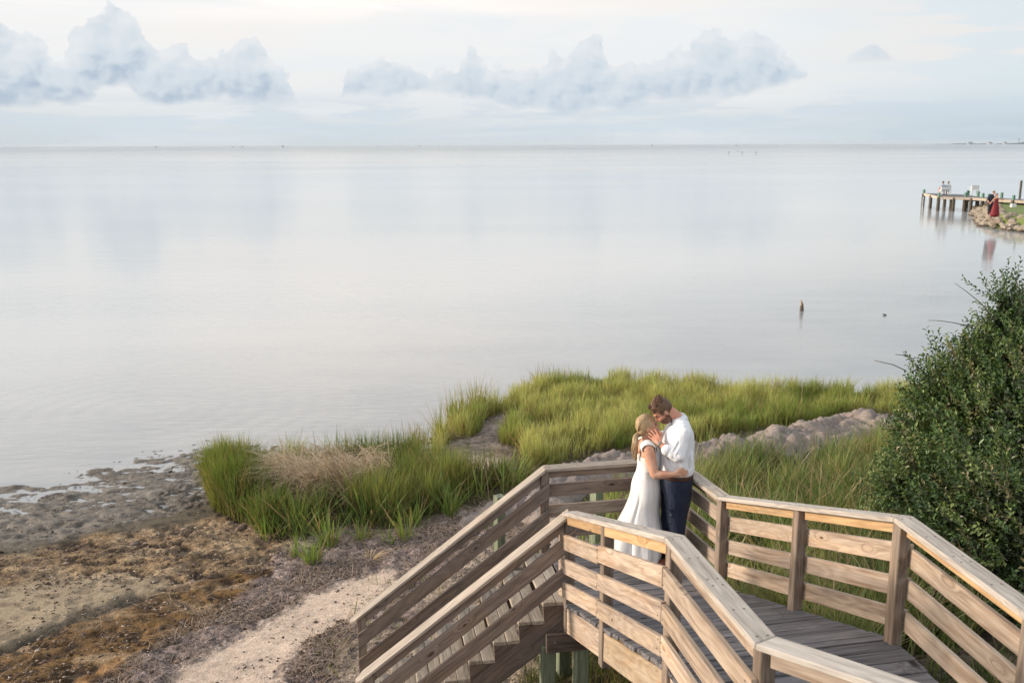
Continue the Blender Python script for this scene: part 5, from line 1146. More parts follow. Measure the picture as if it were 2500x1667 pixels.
# ---- bride
br = empty('person', (1.38, 9.2, LZ), 'blonde woman in white lace and satin wedding gown holding the groom', 'person', 'wedding couple on the landing')
def bride():
    y0 = 9.20; Z = lambda z: LZ + z
    hc = px(1580, 1040.5, y0); HM = rotm(hc, math.radians(-16), math.radians(180 + 8)); s = .96
    hp = head_parts(HM, s, False)
    nb = np.array((1.355, y0, Z(1.235)))
    nk = loft_arrays([(np.array(HM @ Vector((.012, 0, -.03))), .046, .05), (lerp(np.array(HM @ Vector((.02, 0, -.09))), nb, .4), .044, .047), (nb, .055, .055), (nb - np.array((0, 0, .05)), .08, .07)], 16)
    torso = loft_arrays([((1.40, y0, Z(.5)), .15, .12), ((1.39, y0, Z(.78)), .178, .132), ((1.41, y0, Z(.97)), .128, .096), ((1.405, y0, Z(1.1)), .145, .105), ((1.38, y0, Z(1.19)), .165, .082), ((1.365, y0, Z(1.235)), .135, .06), ((1.357, y0, Z(1.26)), .07, .05)], 22)
    sR = px(1581, 1091, 9.035); eR = px(1597.5, 1159, 8.925); wR = px(1646, 1157.5, 8.895)
    sL = np.array((1.37, 9.36, Z(1.215))); eL = np.array((1.45, 9.45, Z(.99))); wL = np.array((1.62, 9.39, Z(1.02)))
    arms = [limb([lerp(sR, nb, .35), sR, lerp(sR, eR, .45), lerp(sR, eR, .8), eR], [.045, .058, .057, .047, .042]), limb([eR, lerp(eR, wR, .35), lerp(eR, wR, .75), wR], [.042, .043, .033, .026]),
            limb([lerp(sL, nb, .35), sL, lerp(sL, eL, .5), eL], [.045, .056, .053, .042]), limb([eL, lerp(eL, wL, .35), wL], [.042, .041, .026])]
    hr = hand(wR, px(1666, 1147.5, 8.905), px(1662.5, 1161.5, 8.912), [px(1678.5, 1148.5, 8.937), px(1680.5, 1153.5, 8.938), px(1679.5, 1159, 8.937), px(1676, 1164, 8.935)],
              [px(1654, 1149.5, 8.90), px(1662, 1144.5, 8.905), px(1671, 1144.5, 8.918)], r=.0082, bend=(0, -.006, .001), wr=.022)
    hl = hand(wL, np.array((1.69, 9.375, Z(1.05))), np.array((1.69, 9.375, Z(1.00))), [(1.76, 9.36, Z(1.055)), (1.765, 9.36, Z(1.035)), (1.76, 9.36, Z(1.015)), (1.745, 9.36, Z(.995))], [np.array((1.65, 9.38, Z(1.05))), np.array((1.68, 9.37, Z(1.07))), np.array((1.71, 9.365, Z(1.08)))], r=.0082)
    legs = [limb([(1.39, yy, Z(.8)), (1.41, yy, Z(.45)), (1.42, yy, Z(.05))], [.09, .055, .04]) for yy in (9.12, 9.28)]
    part('body', hp + [nk, torso] + arms + hr + hl + legs, br, M_SKIN_W, .0060, 2)
    # gown: trumpet skirt with a fuller panel behind that trails into a short train
    prof = [(1.0, 1.296, 1.522, .142, 1), (.95, 1.288, 1.524, .148, 1), (.89, 1.262, 1.53, .168, 1), (.82, 1.242, 1.535, .19, 1), (.74, 1.236, 1.535, .198, 1), (.66, 1.222, 1.533, .194, 1), (.56, 1.18, 1.53, .186, 1), (.46, 1.13, 1.54, .195, 1), (.36, 1.09, 1.562, .225, 1), (.26, 1.065, 1.575, .235, 1), (.16, 1.05, 1.575, .25, 1), (.07, 1.04, 1.565, .265, 1), (.012, 1.03, 1.54, .28, 1)]
    n = 120; V_, F_ = [], []
    zs = np.array([p[0] for p in prof]); zi = np.concatenate([np.linspace(zs[i], zs[i + 1], 6, endpoint=False) for i in range(len(zs) - 1)] + [[zs[-1]]])
    itp = lambda c: np.interp(-zi, -zs, [p[c] for p in prof])
    xb, xf_, hw = itp(1), itp(2), itp(3); ker = np.ones(7) / 7
    sm = lambda v: np.convolve(np.pad(v, 3, 'edge'), ker, 'valid'); xb, xf_, hw = sm(xb), sm(xf_), sm(hw)
    for i, z in enumerate(zi):
        low = sstep(np.array(.62 - z), 0, .6); cx_ = 1.385 + .02 * low
        for j in range(n):
            a = 2 * PI * j / n; c, s_ = math.cos(a), math.sin(a)
            rx = (xf_[i] - cx_) if c > 0 else (cx_ - xb[i])
            fold = 1 + low * (.045 * math.sin(a * 7 + .6 + 1.5 * z) + .030 * math.sin(a * 13 + 2 + 2 * z)) + .006 * math.sin(a * 5 + z * 30) * (1 - low)
            groove = 0.0
            if z < .80:                                       # seam between the skirt and the hind panel
                da = (a - math.radians(236) + PI) % (2 * PI) - PI; groove = .10 * min(1, (.80 - z) / .12) * math.exp(-(da / .07) ** 2)
            f = fold - groove
            puddle = .0
            V_.append((cx_ + rx * c * f, y0 + hw[i] * s_ * f, Z(z + puddle)))
    for i in range(len(zi) - 1):
        for j in range(n): F_.append((i * n + j, i * n + (j + 1) % n, (i + 1) * n + (j + 1) % n, (i + 1) * n + j))
    part('gown_skirt', [(np.array(V_), F_)], br, M_DRESS, None, 0, .004)
    bod = loft_arrays([((1.41, y0, Z(.985)), .143, .114), ((1.412, y0, Z(1.03)), .147, .113), ((1.413, y0, Z(1.09)), .158, .120), ((1.41, y0, Z(1.14)), .168, .118), ((1.398, y0, Z(1.185)), .170, .098)], 40, cap=False, sup=2.1)
    bv, bf = bod; bf = bf[:-2]
    part('gown_bodice', [(bv, bf)], br, M_LACE, None, 0, .003)
    # plain satin bust in front of the lace
    keep = lambda x, y, z: x > .0
    fv = np.array([v for v in bv]); frontk = fv[:, 0] > 1.425; cen = np.array((1.405, y0, 0)); fv2 = fv.copy(); fv2[:, :2] = cen[:2] + (fv[:, :2] - cen[:2]) * 1.045
    part('gown_front', [(fv2, [f for f in bf if all(frontk[i] for i in f)])], br, M_DRESS, None, 0, .004)
    for sg, sc_ in ((-1, sR), (1, sL)):
        V_, F_ = [], []
        ax = (lerp(sc_, (1.40, y0 , sc_[2]), .0)); rng2 = np.linspace(-1.9, 1.9, 26)
        for k, a in enumerate(rng2):                          # scalloped lace strap lying round the shoulder
            for q, w in enumerate((-1, -.5, 0, .5, 1)):
                rad = .066 + .003 * math.cos(q * 2); edge = .010 * abs(math.sin(a * 5)) * (1 if q == 4 else 0)
                V_.append((sc_[0] + .004 + rad * math.sin(a) * 1.06, sc_[1] + sg * (.006 + w * .045 + edge) + (0 if w < 0 else 0), sc_[2] - .006 + rad * math.cos(a) * (1.0 - .10 * max(0, w)) - .012 * max(w, 0) ** 2))
            if k:
                for q in range(4): b0_ = k * 5 + q; F_.append((b0_ - 5, b0_, b0_ + 1, b0_ - 4))
        part('lace_strap', [(np.array(V_), F_)], br, M_LACE, None, 0, .004)
    # blonde hair drawn back into a low ponytail
    keep = lambda x, y, z: (z > .050 + .4 * max(0, -x - .08) if x < -.05 else (z > .000 if x < .0 else z > -.052))
    hair = [shell((.010, 0, .034), (.108, .083, .108), keep, HM, s, .035, seed=5), (xf(ell((.072, 0, -.028), (.045, .06, .045))[0] * s, HM), ell((0, 0, 0), (1, 1, 1))[1])]
    pb = np.array(HM @ Vector((.108 * s, 0, -.045 * s)))
    for k in range(150):                                       # combed strands over the skull to the tie
        u = RNG.uniform(-1, 1); y1 = u * .07; x1 = RNG.uniform(-.085, .0) if abs(u) < .75 else RNG.uniform(-.02, .02); z1 = .034 + .110 * math.sqrt(max(.02, 1 - ((x1 - .01) / .112) ** 2 - (y1 / .087) ** 2))
        a = np.array((x1, y1, z1)); m2 = np.array((.075, y1 * .9, .034 + .104 * math.sqrt(max(.02, 1 - (.065 / .112) ** 2 - (y1 * .9 / .087) ** 2)))); b = np.array((.108, y1 * .18, -.04))
        m3 = np.array((.114, y1 * .6, .015))
        v, f = limb([a, m2, m3, b], [.0025, .0042, .0042, .003], 1, 5); hair.append((xf(v * s, HM), f))
    part('hair', hair, br, M_HAIR_W, None, 0)
    tie = part('hair_tie', [ell(pb + np.array((-.004, 0, -.004)), (.020, .022, .022))], br, M_TIE)
    pt = []
    tip = px(1550.5, 1118, 9.12); mid = px(1551.5, 1078, 9.13)
    for k in range(80):
        a = pb + RNG.normal(0, .009, 3); o = RNG.normal(0, 1, 3); o /= np.linalg.norm(o)
        m1 = lerp(pb, mid, .5) + o * .020 + np.array((-.016, 0, .004)); m2 = mid + o * np.array((.026, .03, .01)); t_ = lerp(mid, tip, RNG.uniform(.75, 1.12)) + RNG.normal(0, .010, 3) + np.array((.012 * math.sin(k), 0, 0))
        wv = np.array((.008 * math.sin(k * 1.7), .006 * math.cos(k), 0))
        pt.append(limb([a, m1, m2, lerp(m2, t_, .5) + wv, t_], [.007, .0078, .0078, .006, .002], 1, 6))
    part('ponytail', pt, br, M_HAIR_W, None, 0)
    pt = [limb([np.array(HM @ Vector(q)) for q in ((-.085 * s, -.062 * s, .06 * s), (-.083 * s, -.074 * s, .0), (-.066 * s, -.078 * s, -.05 * s))], [.003, .0035, .0015], 1, 5)]
    part('loose_lock', pt, br, M_HAIR_W, None, 0)
    E_ = ell((0, 0, 0), (1, 1, 1))[1]
    for sg in (-1, 1):
        part('eye', [(xf(ell((-.089, sg * .032, .004), (.005, .013, .0055))[0] * s, HM), E_)], br, M_DARKEYE)
        part('eyebrow', [(xf(ell((-.096, sg * .034, .024), (.005, .018, .003))[0] * s, HM), E_)], br, M_BEARD)
    part('lips', [(xf(ell((-.103, 0, -.067), (.006, .019, .009))[0] * s, HM), E_)], br, M_LIP)
    # pendant necklace glint is too small to see; earrings: small bright stud
    part('earring', [(xf(ell((.006, .088, -.045), (.005, .004, .006))[0] * s, HM), E_)], br, M_METAL)
bride()
# ------------------------------------------------------------------ things out on the water
def piling():
    p = at_z(1957, 759, 0.0); bm = bmesh.new(); prev = None; n = 12
    for k, (z, r, ox) in enumerate(((-.4, .072, .0), (-.02, .072, .0), (.12, .07, .0), (.25, .064, -.012), (.34, .055, -.03), (.40, .035, -.042), (.405, .001, -.042))):
        ring = [bm.verts.new((ox + r * math.cos(2 * PI * j / n) * (1 + .12 * math.sin(j * 2.3 + k)), r * math.sin(2 * PI * j / n), z + .012 * math.sin(j * 1.7))) for j in range(n)]
        if prev:
            for j in range(n): bm.faces.new([prev[j], prev[(j + 1) % n], ring[(j + 1) % n], ring[j]])
        prev = ring
    me = bpy.data.meshes.new('piling'); bm.to_mesh(me); bm.free()
    m, t, b = new_mat('old piling wood'); x, y, z = t.sep(t.coord('Object')); n1 = t.noise(t.vm('MULTIPLY', t.coord('Object'), (30, 30, 6)), 1.0, 4, .6)
    c = t.mix(t.step(n1, .35, .65), (.06, .045, .035), (.16, .125, .09)); c = t.mix(t.step(t.m('ADD', t.m('SUBTRACT', z, t.m('MULTIPLY', x, 2.2)), t.m('MULTIPLY', n1, .2)), .42, .50), c, (.40, .34, .28))
    t.put(b.inputs['Base Color'], c); b.inputs['Roughness'].default_value = .85; t.put(b.inputs['Normal'], t.bump(n1, .8, .02))
    o = link('piling', me, m); o.location = (p.x, p.y, 0); tag(o, 'lone broken dark piling with a pale top standing in the calm water', 'piling')
piling()
def water_bird():
    p = at_z(2160, 770, 0.0); r = empty('water_bird', (p.x, p.y, 0), 'tiny dark bird floating on the water right of the piling', 'bird')
    part('body', [ell((p.x, p.y, .02), (.07, .045, .035)), limb([(p.x - .05, p.y, .03), (p.x - .06, p.y, .065), (p.x - .085, p.y, .07)], [.016, .013, .008])], r, simple_mat('dark plumage', (.08, .07, .07), .8), .012, 1)
water_bird()

# far pier on the right
M_PW = wood('pier timber', (.55, .46, .37), (.36, .29, .22), (.45, .41, .37), .5); M_PP = wood('pier pile', (.10, .085, .065), (.05, .042, .034), (.12, .11, .09), .4)
M_PG = simple_mat('green pile sleeve', (.10, .20, .15), .7, .3, 6); M_WHITE = simple_mat('white painted wood', (.78, .78, .77), .6, .06)
DZ = 1.35
def pier():
    r = empty('pier', (46, 93, 0), 'long timber pier on dark piles with a square seating platform at its end', 'pier')
    FL = at_z(2256, 471.5, DZ); NL = at_z(2293, 480, DZ); NR = at_z(2400, 483, DZ); FR = NR + (FL - NL) * .8
    a = at_z(2336, 480, DZ); b = at_z(2500, 489.8, DZ); d = V(b.x - a.x, b.y - a.y, 0).normalized(); nb_ = V(-d.y, d.x, 0)
    if nb_.y < 0: nb_ = -nb_
    q0 = a - d * 0.2; q1 = a + d * 34
    def slab(name, pts, z1, z0, mat, bev=.01):
        hexa(name, [V(p.x, p.y, z0) for p in pts] + [V(p.x, p.y, z1) for p in pts], mat, r, None, V(0, 0, 1), bev)
    slab('platform_deck', [FL, NL, NR, FR], DZ, DZ - .05, M_DECK)
    slab('walkway_deck', [q0, q1, q1 + nb_ * 1.6, q0 + nb_ * 1.6], DZ - .004, DZ - .054, M_DECK)
    for p, q in ((FL, NL), (NL, NR), (NR, FR), (FR, FL), (q0, q1), (q0 + nb_ * 1.6, q1 + nb_ * 1.6)): vboard('fascia_board', V(p.x, p.y, DZ - .13), V(q.x, q.y, DZ - .13), .24, .06, M_PW, r)
    def leg(p, top, s=.24): 
        o = post('pile', p.x, p.y, -.6, DZ - .06, s, .3, M_PP, r, .02)
        if top: post('pile_top', p.x, p.y - .02, DZ - .055, DZ + top, .2, .3, M_PG, r, .02)
    for p, t_ in ((FL, .35), (FL.lerp(NL, .5), 0), (NL, .35), (NL.lerp(NR, .35), 0), (NL.lerp(NR, .75), 0), (NR, .42), (FR, .42), (FL.lerp(FR, .5), 0), (FL.lerp(NR, .5), 0)): leg(p - V(0, -.06, 0), t_)
    k = 1.2
    while k < 33:
        for e, t_ in ((q0, .42), (q0 + nb_ * 1.6, .5)): leg(V(e.x, e.y, 0) + d * k, t_, .28)
        p = q0 + d * k; vboard('cross_beam', V(p.x, p.y, DZ - .32), V(p.x, p.y, DZ - .32) + nb_ * 1.6, .2, .08, M_PP, r); k += 2.6
    lx = at_y(2283, 487, NL.y)
    for o_ in (0, .45): board('ladder_rail', V(NL.x - 1.1 - o_, NL.y - .1, -.2), V(NL.x - 1.1 - o_, NL.y - .1, DZ), .04, .04, M_WHITE, r, V(1, 0, 0))
    return FL, NL, NR, FR, q0, d, nb_
FL, NL, NR, FR, q0, dpier, npier = pier()
pp = at_z(2487, 486, 0.0)
def mooring():
    y = at_z(2487, 489, DZ).y + 1.5; p = at_y(2489, 486, y)
    o = post('mooring_pole', p.x, y, -.5, at_y(2489, 441, y).z, .16, .2, M_PP, None, .03); tag(o, 'tall dark mooring pole beside the far pier', 'pole')
mooring()
def bench(px0, px1, ptop, y, label, n=5):
    x0 = at_y(px0, 473, y).x; x1 = at_y(px1, 473, y).x; w = x1 - x0
    r = empty('bench', ((x0 + x1) / 2, y, DZ), label, 'bench', 'white benches on the far pier'); zt = at_y(px0, ptop, y).z
    board('seat', (x0, y + .25, DZ + .42), (x1, y + .25, DZ + .42), .45, .05, M_WHITE, r, V(0, 1, 0))
    for k in range(3): board('back_slat', (x0, y - .02, DZ + .58 + k * (zt - DZ - .62) / 2.3), (x1, y - .02, DZ + .58 + k * (zt - DZ - .62) / 2.3), .16, .03, M_WHITE, r)
    for x in (x0 + .03, x1 - .03):
        for yy in (y, y + .45): board('leg', (x, yy, DZ), (x, yy, DZ + (.42 if yy > y else zt - DZ)), .07, .07, M_WHITE, r, V(0, 1, 0))
        board('armrest', (x, y, DZ + .66), (x, y + .5, DZ + .66), .08, .03, M_WHITE, r, V(1, 0, 0))
    return (x0 + x1) / 2, w, zt
yb = (FL.y + NL.y) / 2 - .6
cx1, w1, zt1 = bench(2297, 2321, 457, yb, 'white high backed bench on the far pier with two people sitting on it')
bench(2371, 2389, 452.5, yb + .6, 'empty white bench on the right end of the far pier platform')
def sitter(x, y, hair, top, label):
    r = empty('person', (x, y, DZ), label, 'person')
    z = DZ + .44
    part('body', [ell((x, y + .2, z + .76), (.085, .10, .115)), limb([(x, y + .2, z + .55), (x, y + .2, z + .7)], [.05, .05]), loft_arrays([((x, y + .22, z + .05), .13, .17), ((x, y + .2, z + .3), .11, .16), ((x, y + .19, z + .52), .09, .18)], 14),
                  limb([(x - .2, y + .2, z + .48), (x - .26, y + .3, z + .22), (x - .15, y + .5, z + .12)], [.05, .045, .035]), limb([(x + .2, y + .2, z + .48), (x + .26, y + .3, z + .22), (x + .15, y + .5, z + .12)], [.05, .045, .035]),
                  limb([(x - .1, y + .25, z + .05), (x - .12, y + .68, z + .04), (x - .12, y + .72, z - .4)], [.08, .07, .05]), limb([(x + .1, y + .25, z + .05), (x + .12, y + .68, z + .04), (x + .12, y + .72, z - .4)], [.08, .07, .05])], r, M_SKIN_M, .02, 2)
    part('top', [loft_arrays([((x, y + .22, z + .0), .15, .19), ((x, y + .2, z + .3), .135, .185), ((x, y + .19, z + .54), .11, .21), ((x, y + .19, z + .58), .06, .09)], 16)], r, top)
    part('hair', [ell((x, y + .17, z + .79), (.10, .095, .12))], r, hair)
sitter(cx1 - .27, yb, M_HAIR_M, simple_mat('grey blue top', (.35, .42, .5), .8), 'person with dark hair seated left on the white pier bench')
sitter(cx1 + .28, yb + .02, hair_mat('light brown hair', (.2, .12, .07), (.4, .27, .16)), simple_mat('pale top', (.55, .58, .62), .8), 'person with lighter hair seated right on the white pier bench')

# grassy point with its rock edge
def point():
    edge = [at_z(*q, 0.0) for q in ((2382, 507), (2374, 513), (2371, 519), (2374, 532), (2382, 543), (2395, 554), (2415, 558), (2440, 561), (2465, 564), (2488, 568), (2500, 560), (2520, 556))]
    e2 = [(p.x, p.y) for p in edge]; inn = [e2[-1], (60, 66), (80, 60), (110, 90), (90, 110), (56, 92), (50, 90), (46.3, 90.6)]
    poly = e2 + inn
    cx_, cy_ = 60, 82
    bm = bmesh.new(); top, bot = [], []
    for x, y in poly:
        d = V(cx_ - x, cy_ - y, 0).normalized(); top.append(bm.verts.new((x + d.x * 1.7, y + d.y * 1.7, .92))); bot.append(bm.verts.new((x + d.x * .3, y + d.y * .3, -.4)))
    f = bm.faces.new(top); n = len(top)
    for k in range(n): bm.faces.new([bot[k], bot[(k + 1) % n], top[(k + 1) % n], top[k]])
    bmesh.ops.recalc_face_normals(bm, faces=bm.faces); bmesh.ops.triangulate(bm, faces=[f]); me = bpy.data.meshes.new('lawn'); bm.to_mesh(me); bm.free()
    m, t, b = new_mat('mown lawn'); co = t.coord('Object'); n1 = t.noise(co, .7, 4, .6); n2 = t.noise(co, 9, 3, .6)
    t.put(b.inputs['Base Color'], t.mix(t.m('ADD', t.m('MULTIPLY', n1, .7), t.m('MULTIPLY', n2, .3)), (.10, .15, .035), (.22, .26, .075))); b.inputs['Roughness'].default_value = .9; t.put(b.inputs['Normal'], t.bump(n2, .6, .05))
    o = link('lawn', me, m); tag(o, 'mown green lawn on the point by the far pier', None, None, 'structure')
    r = empty('rock_revetment', (edge[2].x, edge[2].y, 0), 'curved bank of stacked pale rocks edging the grassy point by the far pier', 'rock bank')
    mr, t, b = new_mat('revetment rock'); co = t.coord('Object'); rnd = t.n.new('ShaderNodeObjectInfo').outputs['Random']; n1 = t.noise(t.vm('ADD', co, t.comb(rnd, rnd, rnd)), 5, 4, .6)
    z = t.sep(t.n.new('ShaderNodeNewGeometry').outputs['Position'])[2]
    c = t.mix(rnd, (.36, .29, .215), (.50, .44, .37)); c = t.mix(t.step(n1, .35, .7), tuple(v * .6 for v in (.36, .29, .215)), c); c = t.mix(t.step(t.m('ADD', z, t.m('MULTIPLY', n1, .2)), .32, .16), c, (.085, .065, .045))
    t.put(b.inputs['Base Color'], c); b.inputs['Roughness'].default_value = .9
    meshes = []
    for k in range(7):
        bm = bmesh.new(); bmesh.ops.create_icosphere(bm, subdivisions=1, radius=.5)
        for v in bm.verts: v.co = Vector((v.co.x * random.uniform(.8, 1.25), v.co.y * random.uniform(.75, 1.2), v.co.z * random.uniform(.6, 1.0)))
        me = bpy.data.meshes.new('rock'); bm.to_mesh(me); bm.free(); me.materials.append(mr); meshes.append(me)
    first = True; N = 250; seglen = [(edge[i + 1] - edge[i]).length for i in range(len(edge) - 1)]; tot = sum(seglen)
    for k in range(N):
        s = random.random() * tot; i = 0
        while s > seglen[i] and i < len(seglen) - 1: s -= seglen[i]; i += 1
        p = edge[i].lerp(edge[i + 1], min(1, s / seglen[i])); d = V(cx_ - p.x, cy_ - p.y, 0).normalized(); u = random.random()
        o = bpy.data.objects.new('rock', meshes[k % 7]); COL.objects.link(o); o.parent = r; sc = random.uniform(.38, .85)
        o.location = V(p.x + d.x * u * 2.3, p.y + d.y * u * 2.3, -.05 + 1.02 * u ** .8) - r.location; o.rotation_euler = (random.uniform(-.4, .4), random.uniform(-.4, .4), random.uniform(0, 6.3)); o.scale = (sc, sc, sc * .9)
    return edge
edge = point()
def far_pair():
    z0 = .98; y = at_z(2429, 526, z0).y; p = at_y(2429, 526, y)
    r = empty('person', (p.x, y, z0), 'woman in a long red dress standing on the rocks with one arm stretched out', 'person'); x = p.x
    red = simple_mat('red dress fabric', (.17, .010, .014), .65, .25, 8)
    part('body', [ell((x + .02, y, z0 + 1.50), (.085, .08, .115)), limb([(x, y, z0 + 1.3), (x + .01, y, z0 + 1.42)], [.045, .045]), loft_arrays([((x, y, z0 + .6), .13, .15), ((x, y, z0 + .95), .10, .12), ((x, y, z0 + 1.3), .09, .17)], 14),
                  limb([(x - .17, y, z0 + 1.27), (x - .34, y - .03, z0 + 1.05), (x - .5, y - .05, z0 + .82)], [.045, .038, .028]), limb([(x + .17, y, z0 + 1.27), (x + .42, y, z0 + 1.16), (x + .68, y, z0 + 1.22)], [.045, .038, .028]),
                  limb([(x - .07, y, z0 + .6), (x - .07, y, z0 + .02)], [.07, .045]), limb([(x + .07, y, z0 + .6), (x + .07, y, z0 + .02)], [.07, .045])], r, M_SKIN_W, .016, 2)
    part('dress', [loft_arrays([((x - .03, y, z0 + .05), .29, .34), ((x - .02, y, z0 + .4), .23, .28), ((x, y, z0 + .85), .15, .19), ((x, y, z0 + 1.02), .11, .14), ((x, y, z0 + 1.22), .12, .165)], 24)], r, red)
    part('hair', [ell((x + .01, y + .03, z0 + 1.53), (.10, .09, .125)), limb([(x - .02, y + .06, z0 + 1.5), (x - .04, y + .09, z0 + 1.2)], [.07, .04])], r, M_HAIR_M)
    y2 = y + .6; x2 = x - .12
    r2 = empty('person', (x2, y2, z0), 'person in a dark navy top standing behind the woman in red', 'person')
    part('body', [ell((x2 + .2, y2, z0 + 1.66), (.09, .09, .12)), limb([(x2 + .1, y2, z0 + 1.45), (x2 + .18, y2, z0 + 1.58)], [.055, .05]), loft_arrays([((x2, y2, z0 + .8), .14, .17), ((x2, y2, z0 + 1.15), .13, .17), ((x2 + .06, y2, z0 + 1.42), .10, .20)], 14), limb([(x2 - .08, y2, z0 + .8), (x2 - .08, y2, z0 + .02)], [.09, .05]), limb([(x2 + .1, y2, z0 + .8), (x2 + .1, y2, z0 + .02)], [.09, .05]),
                  limb([(x2 - .17, y2, z0 + 1.38), (x2 - .27, y2 - .08, z0 + 1.1), (x2 - .2, y2 - .25, z0 + .9)], [.055, .045, .032])], r2, M_SKIN_M, .016, 2)
    part('top', [loft_arrays([((x2, y2, z0 + .78), .16, .2), ((x2, y2, z0 + 1.15), .155, .2), ((x2 + .06, y2, z0 + 1.42), .13, .24), ((x2 + .1, y2, z0 + 1.5), .07, .1)], 18), limb([(x2 - .16, y2, z0 + 1.4), (x2 - .27, y2 - .06, z0 + 1.12)], [.075, .065])], r2, simple_mat('dark navy top', (.02, .024, .045), .8))
    part('trousers', [limb([(x2 - .08, y2, z0 + .85), (x2 - .08, y2, z0 + .06)], [.12, .07]), limb([(x2 + .1, y2, z0 + .85), (x2 + .1, y2, z0 + .06)], [.12, .07])], r2, simple_mat('dark trousers', (.03, .03, .035), .8))
    part('hair', [ell((x2 + .19, y2 + .02, z0 + 1.70), (.10, .095, .115))], r2, M_HAIR_M)
far_pair()
def lawn_box():
    y = 81.0; p = at_y(2473, 509, y); o = board('utility_box', (p.x - .2, y, 1.06), (p.x + .2, y, 1.06), .28, .3, M_WHITE, None); tag(o, 'small white box lying on the lawn before the pier', 'box')
lawn_box()

# horizon: low far shore, channel markers and stakes
M_FAR = simple_mat('far trees', (.055, .085, .09), .95, .3, .02); M_STAKE = simple_mat('dark stake', (.16, .18, .19), .9)
def far_shore():
    Y0 = 7000.0; n = 220; xs = np.linspace((2262 - 1250) / F_PX * Y0 * 1.02, (3100 - 1250) / F_PX * Y0 * 1.02, n)
    tops = (fbm(xs * .012, xs * 0, 4, 171) - .35) * 16 + 9; ramp = np.clip((xs - xs[0]) / 900, .12, 1.0); tops = np.maximum(tops, 2.0) * (.35 + .65 * ramp); gap = (fbm(xs * .03 + 40, xs * 0, 2, 181) > .60) & (ramp < .8)
    tops[gap] = 1.2
    bump_ = np.exp(-((xs - (2470 - 1250) / F_PX * Y0 * 1.02) / 25) ** 2) * 5; tops = tops + bump_
    V_, F_ = [], []
    for x, h in zip(xs, tops): V_ += [(x, Y0, -1), (x, Y0, h * .7), (x, Y0 + 30, h), (x, Y0 + 120, h * .8), (x, Y0 + 160, -1)]
    for k in range(n - 1):
        for j in range(4): b = k * 5 + j; F_.append((b, b + 5, b + 6, b + 1))
    o = link('far_shore', quads_mesh('far_shore', V_, F_), M_FAR); tag(o, 'low wooded far shore on the horizon at the right', None, None, 'structure')
    for px_, w, h, lab in ((2321, 30, 12, 'leftmost pale building on the far shore'), (2368, 26, 11, 'middle pale building on the far shore'), (2403, 22, 11, 'rightmost pale building on the far shore')):
        x = (px_ - 1250) / F_PX * Y0 * 1.02; r = empty('building', (x, Y0 - 20, 0), lab, 'building', 'buildings on the far shore')
        hexa('wall', [V(x - w / 2, Y0 - 30, -1), V(x + w / 2, Y0 - 30, -1), V(x + w / 2, Y0 - 8, -1), V(x - w / 2, Y0 - 8, -1), V(x - w / 2, Y0 - 30, h), V(x + w / 2, Y0 - 30, h), V(x + w / 2, Y0 - 8, h), V(x - w / 2, Y0 - 8, h)], simple_mat('pale wall', (.4, .42, .44), .9), r, None, V(0, 0, 1), 0)
        hexa('roof', [V(x - w / 2 - 1, Y0 - 31, h), V(x + w / 2 + 1, Y0 - 31, h), V(x + w / 2 + 1, Y0 - 7, h), V(x - w / 2 - 1, Y0 - 7, h), V(x - w / 2 + 3, Y0 - 20, h + 4), V(x + w / 2 - 3, Y0 - 20, h + 4), V(x + w / 2 - 3, Y0 - 18, h + 4), V(x - w / 2 + 3, Y0 - 18, h + 4)], M_FAR, r, None, V(0, 0, 1), 0)
    x = (2448.5 - 1250) / F_PX * Y0 * 1.02; r = empty('water_tower', (x, Y0 + 60, 0), 'slim water tower rising above the far shore', 'water tower')
    part('shaft', [limb([(x, Y0 + 60, 0), (x, Y0 + 60, 30)], [2.0, 1.6])], r, M_FAR); part('tank', [ell((x, Y0 + 60, 33), (5, 5, 4.2))], r, M_FAR)
far_shore()
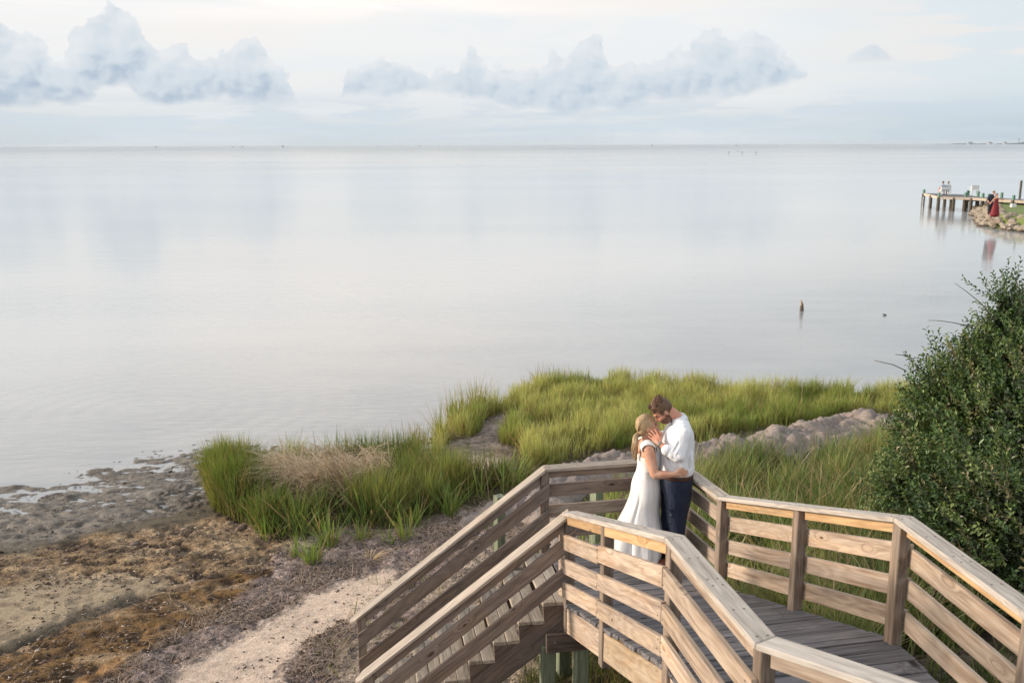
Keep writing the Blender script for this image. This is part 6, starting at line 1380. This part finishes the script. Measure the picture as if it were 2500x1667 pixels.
def marker(px_, y, h, wide, label, group='channel markers on the horizon'):
    p = at_y(px_, 400, y); x = p.x
    r = empty('channel_marker', (x, y, 0), label, 'channel marker', group)
    post('pile', x, y, -1, h, wide * .35, 0, M_STAKE, r, 0)
    post('daymark', x, y - wide * .2, h * .55, h, wide, 0, M_STAKE, r, 0)
for px_, y, h, w, lab in ((385, 2600, 5.5, 2.6, 'leftmost channel marker on the horizon below the left clouds'), (571, 3000, 4.6, 2.6, 'left of two close channel markers on the horizon'), (594, 2700, 4.8, 2.6, 'right of two close channel markers on the horizon'), (693, 2500, 6.2, 3.0, 'tallest channel marker on the horizon left of centre'),
                          (925, 3200, 5.0, 2.6, 'faint channel marker on the horizon just left of the middle cloud'), (1025, 3100, 5.0, 2.6, 'faint channel marker on the horizon under the middle cloud'), (1591, 2600, 5.2, 2.8, 'channel marker on the horizon right of centre'), (1797, 2700, 4.5, 2.0, 'small channel marker on the horizon above the stakes')):
    marker(px_, y, h, w, lab)
for k, (px_, py_, h, lab) in enumerate(((1779, 378, 2.2, 'leftmost thin stake in the far water'), (1803, 372, 1.9, 'thin stake left of the middle in the far water'), (1812, 379, 2.3, 'thin stake right of the middle in the far water'), (1846, 379, 2.2, 'rightmost thin stake in the far water'))):
    p = at_z(px_, py_, 0.0); o = post('stake', p.x, p.y, -1, h, .22, 0, M_STAKE, None, 0); tag(o, lab, 'stake', 'thin stakes in the far water')
# the damp air over the bay: a shallow box of even haze round everything, the sky outside it
def haze():
    me = bpy.data.meshes.new('haze'); bm = bmesh.new(); bmesh.ops.create_cube(bm, size=1)
    for v in bm.verts: v.co = Vector((v.co.x * 62000, v.co.y * 31000 + 15000, v.co.z * 46 + 20))
    bm.to_mesh(me); bm.free()
    m = bpy.data.materials.new('haze air'); m.use_nodes = True; nt = m.node_tree; nt.nodes.remove(nt.nodes['Principled BSDF'])
    p = nt.nodes.new('ShaderNodeVolumePrincipled'); p.inputs['Density'].default_value = 3.5e-5; p.inputs['Color'].default_value = (.80, .90, 1, 1)
    nt.links.new(p.outputs[0], nt.nodes['Material Output'].inputs['Volume'])
    o = link('haze', me, m); tag(o, None, None, None, 'stuff')
haze()
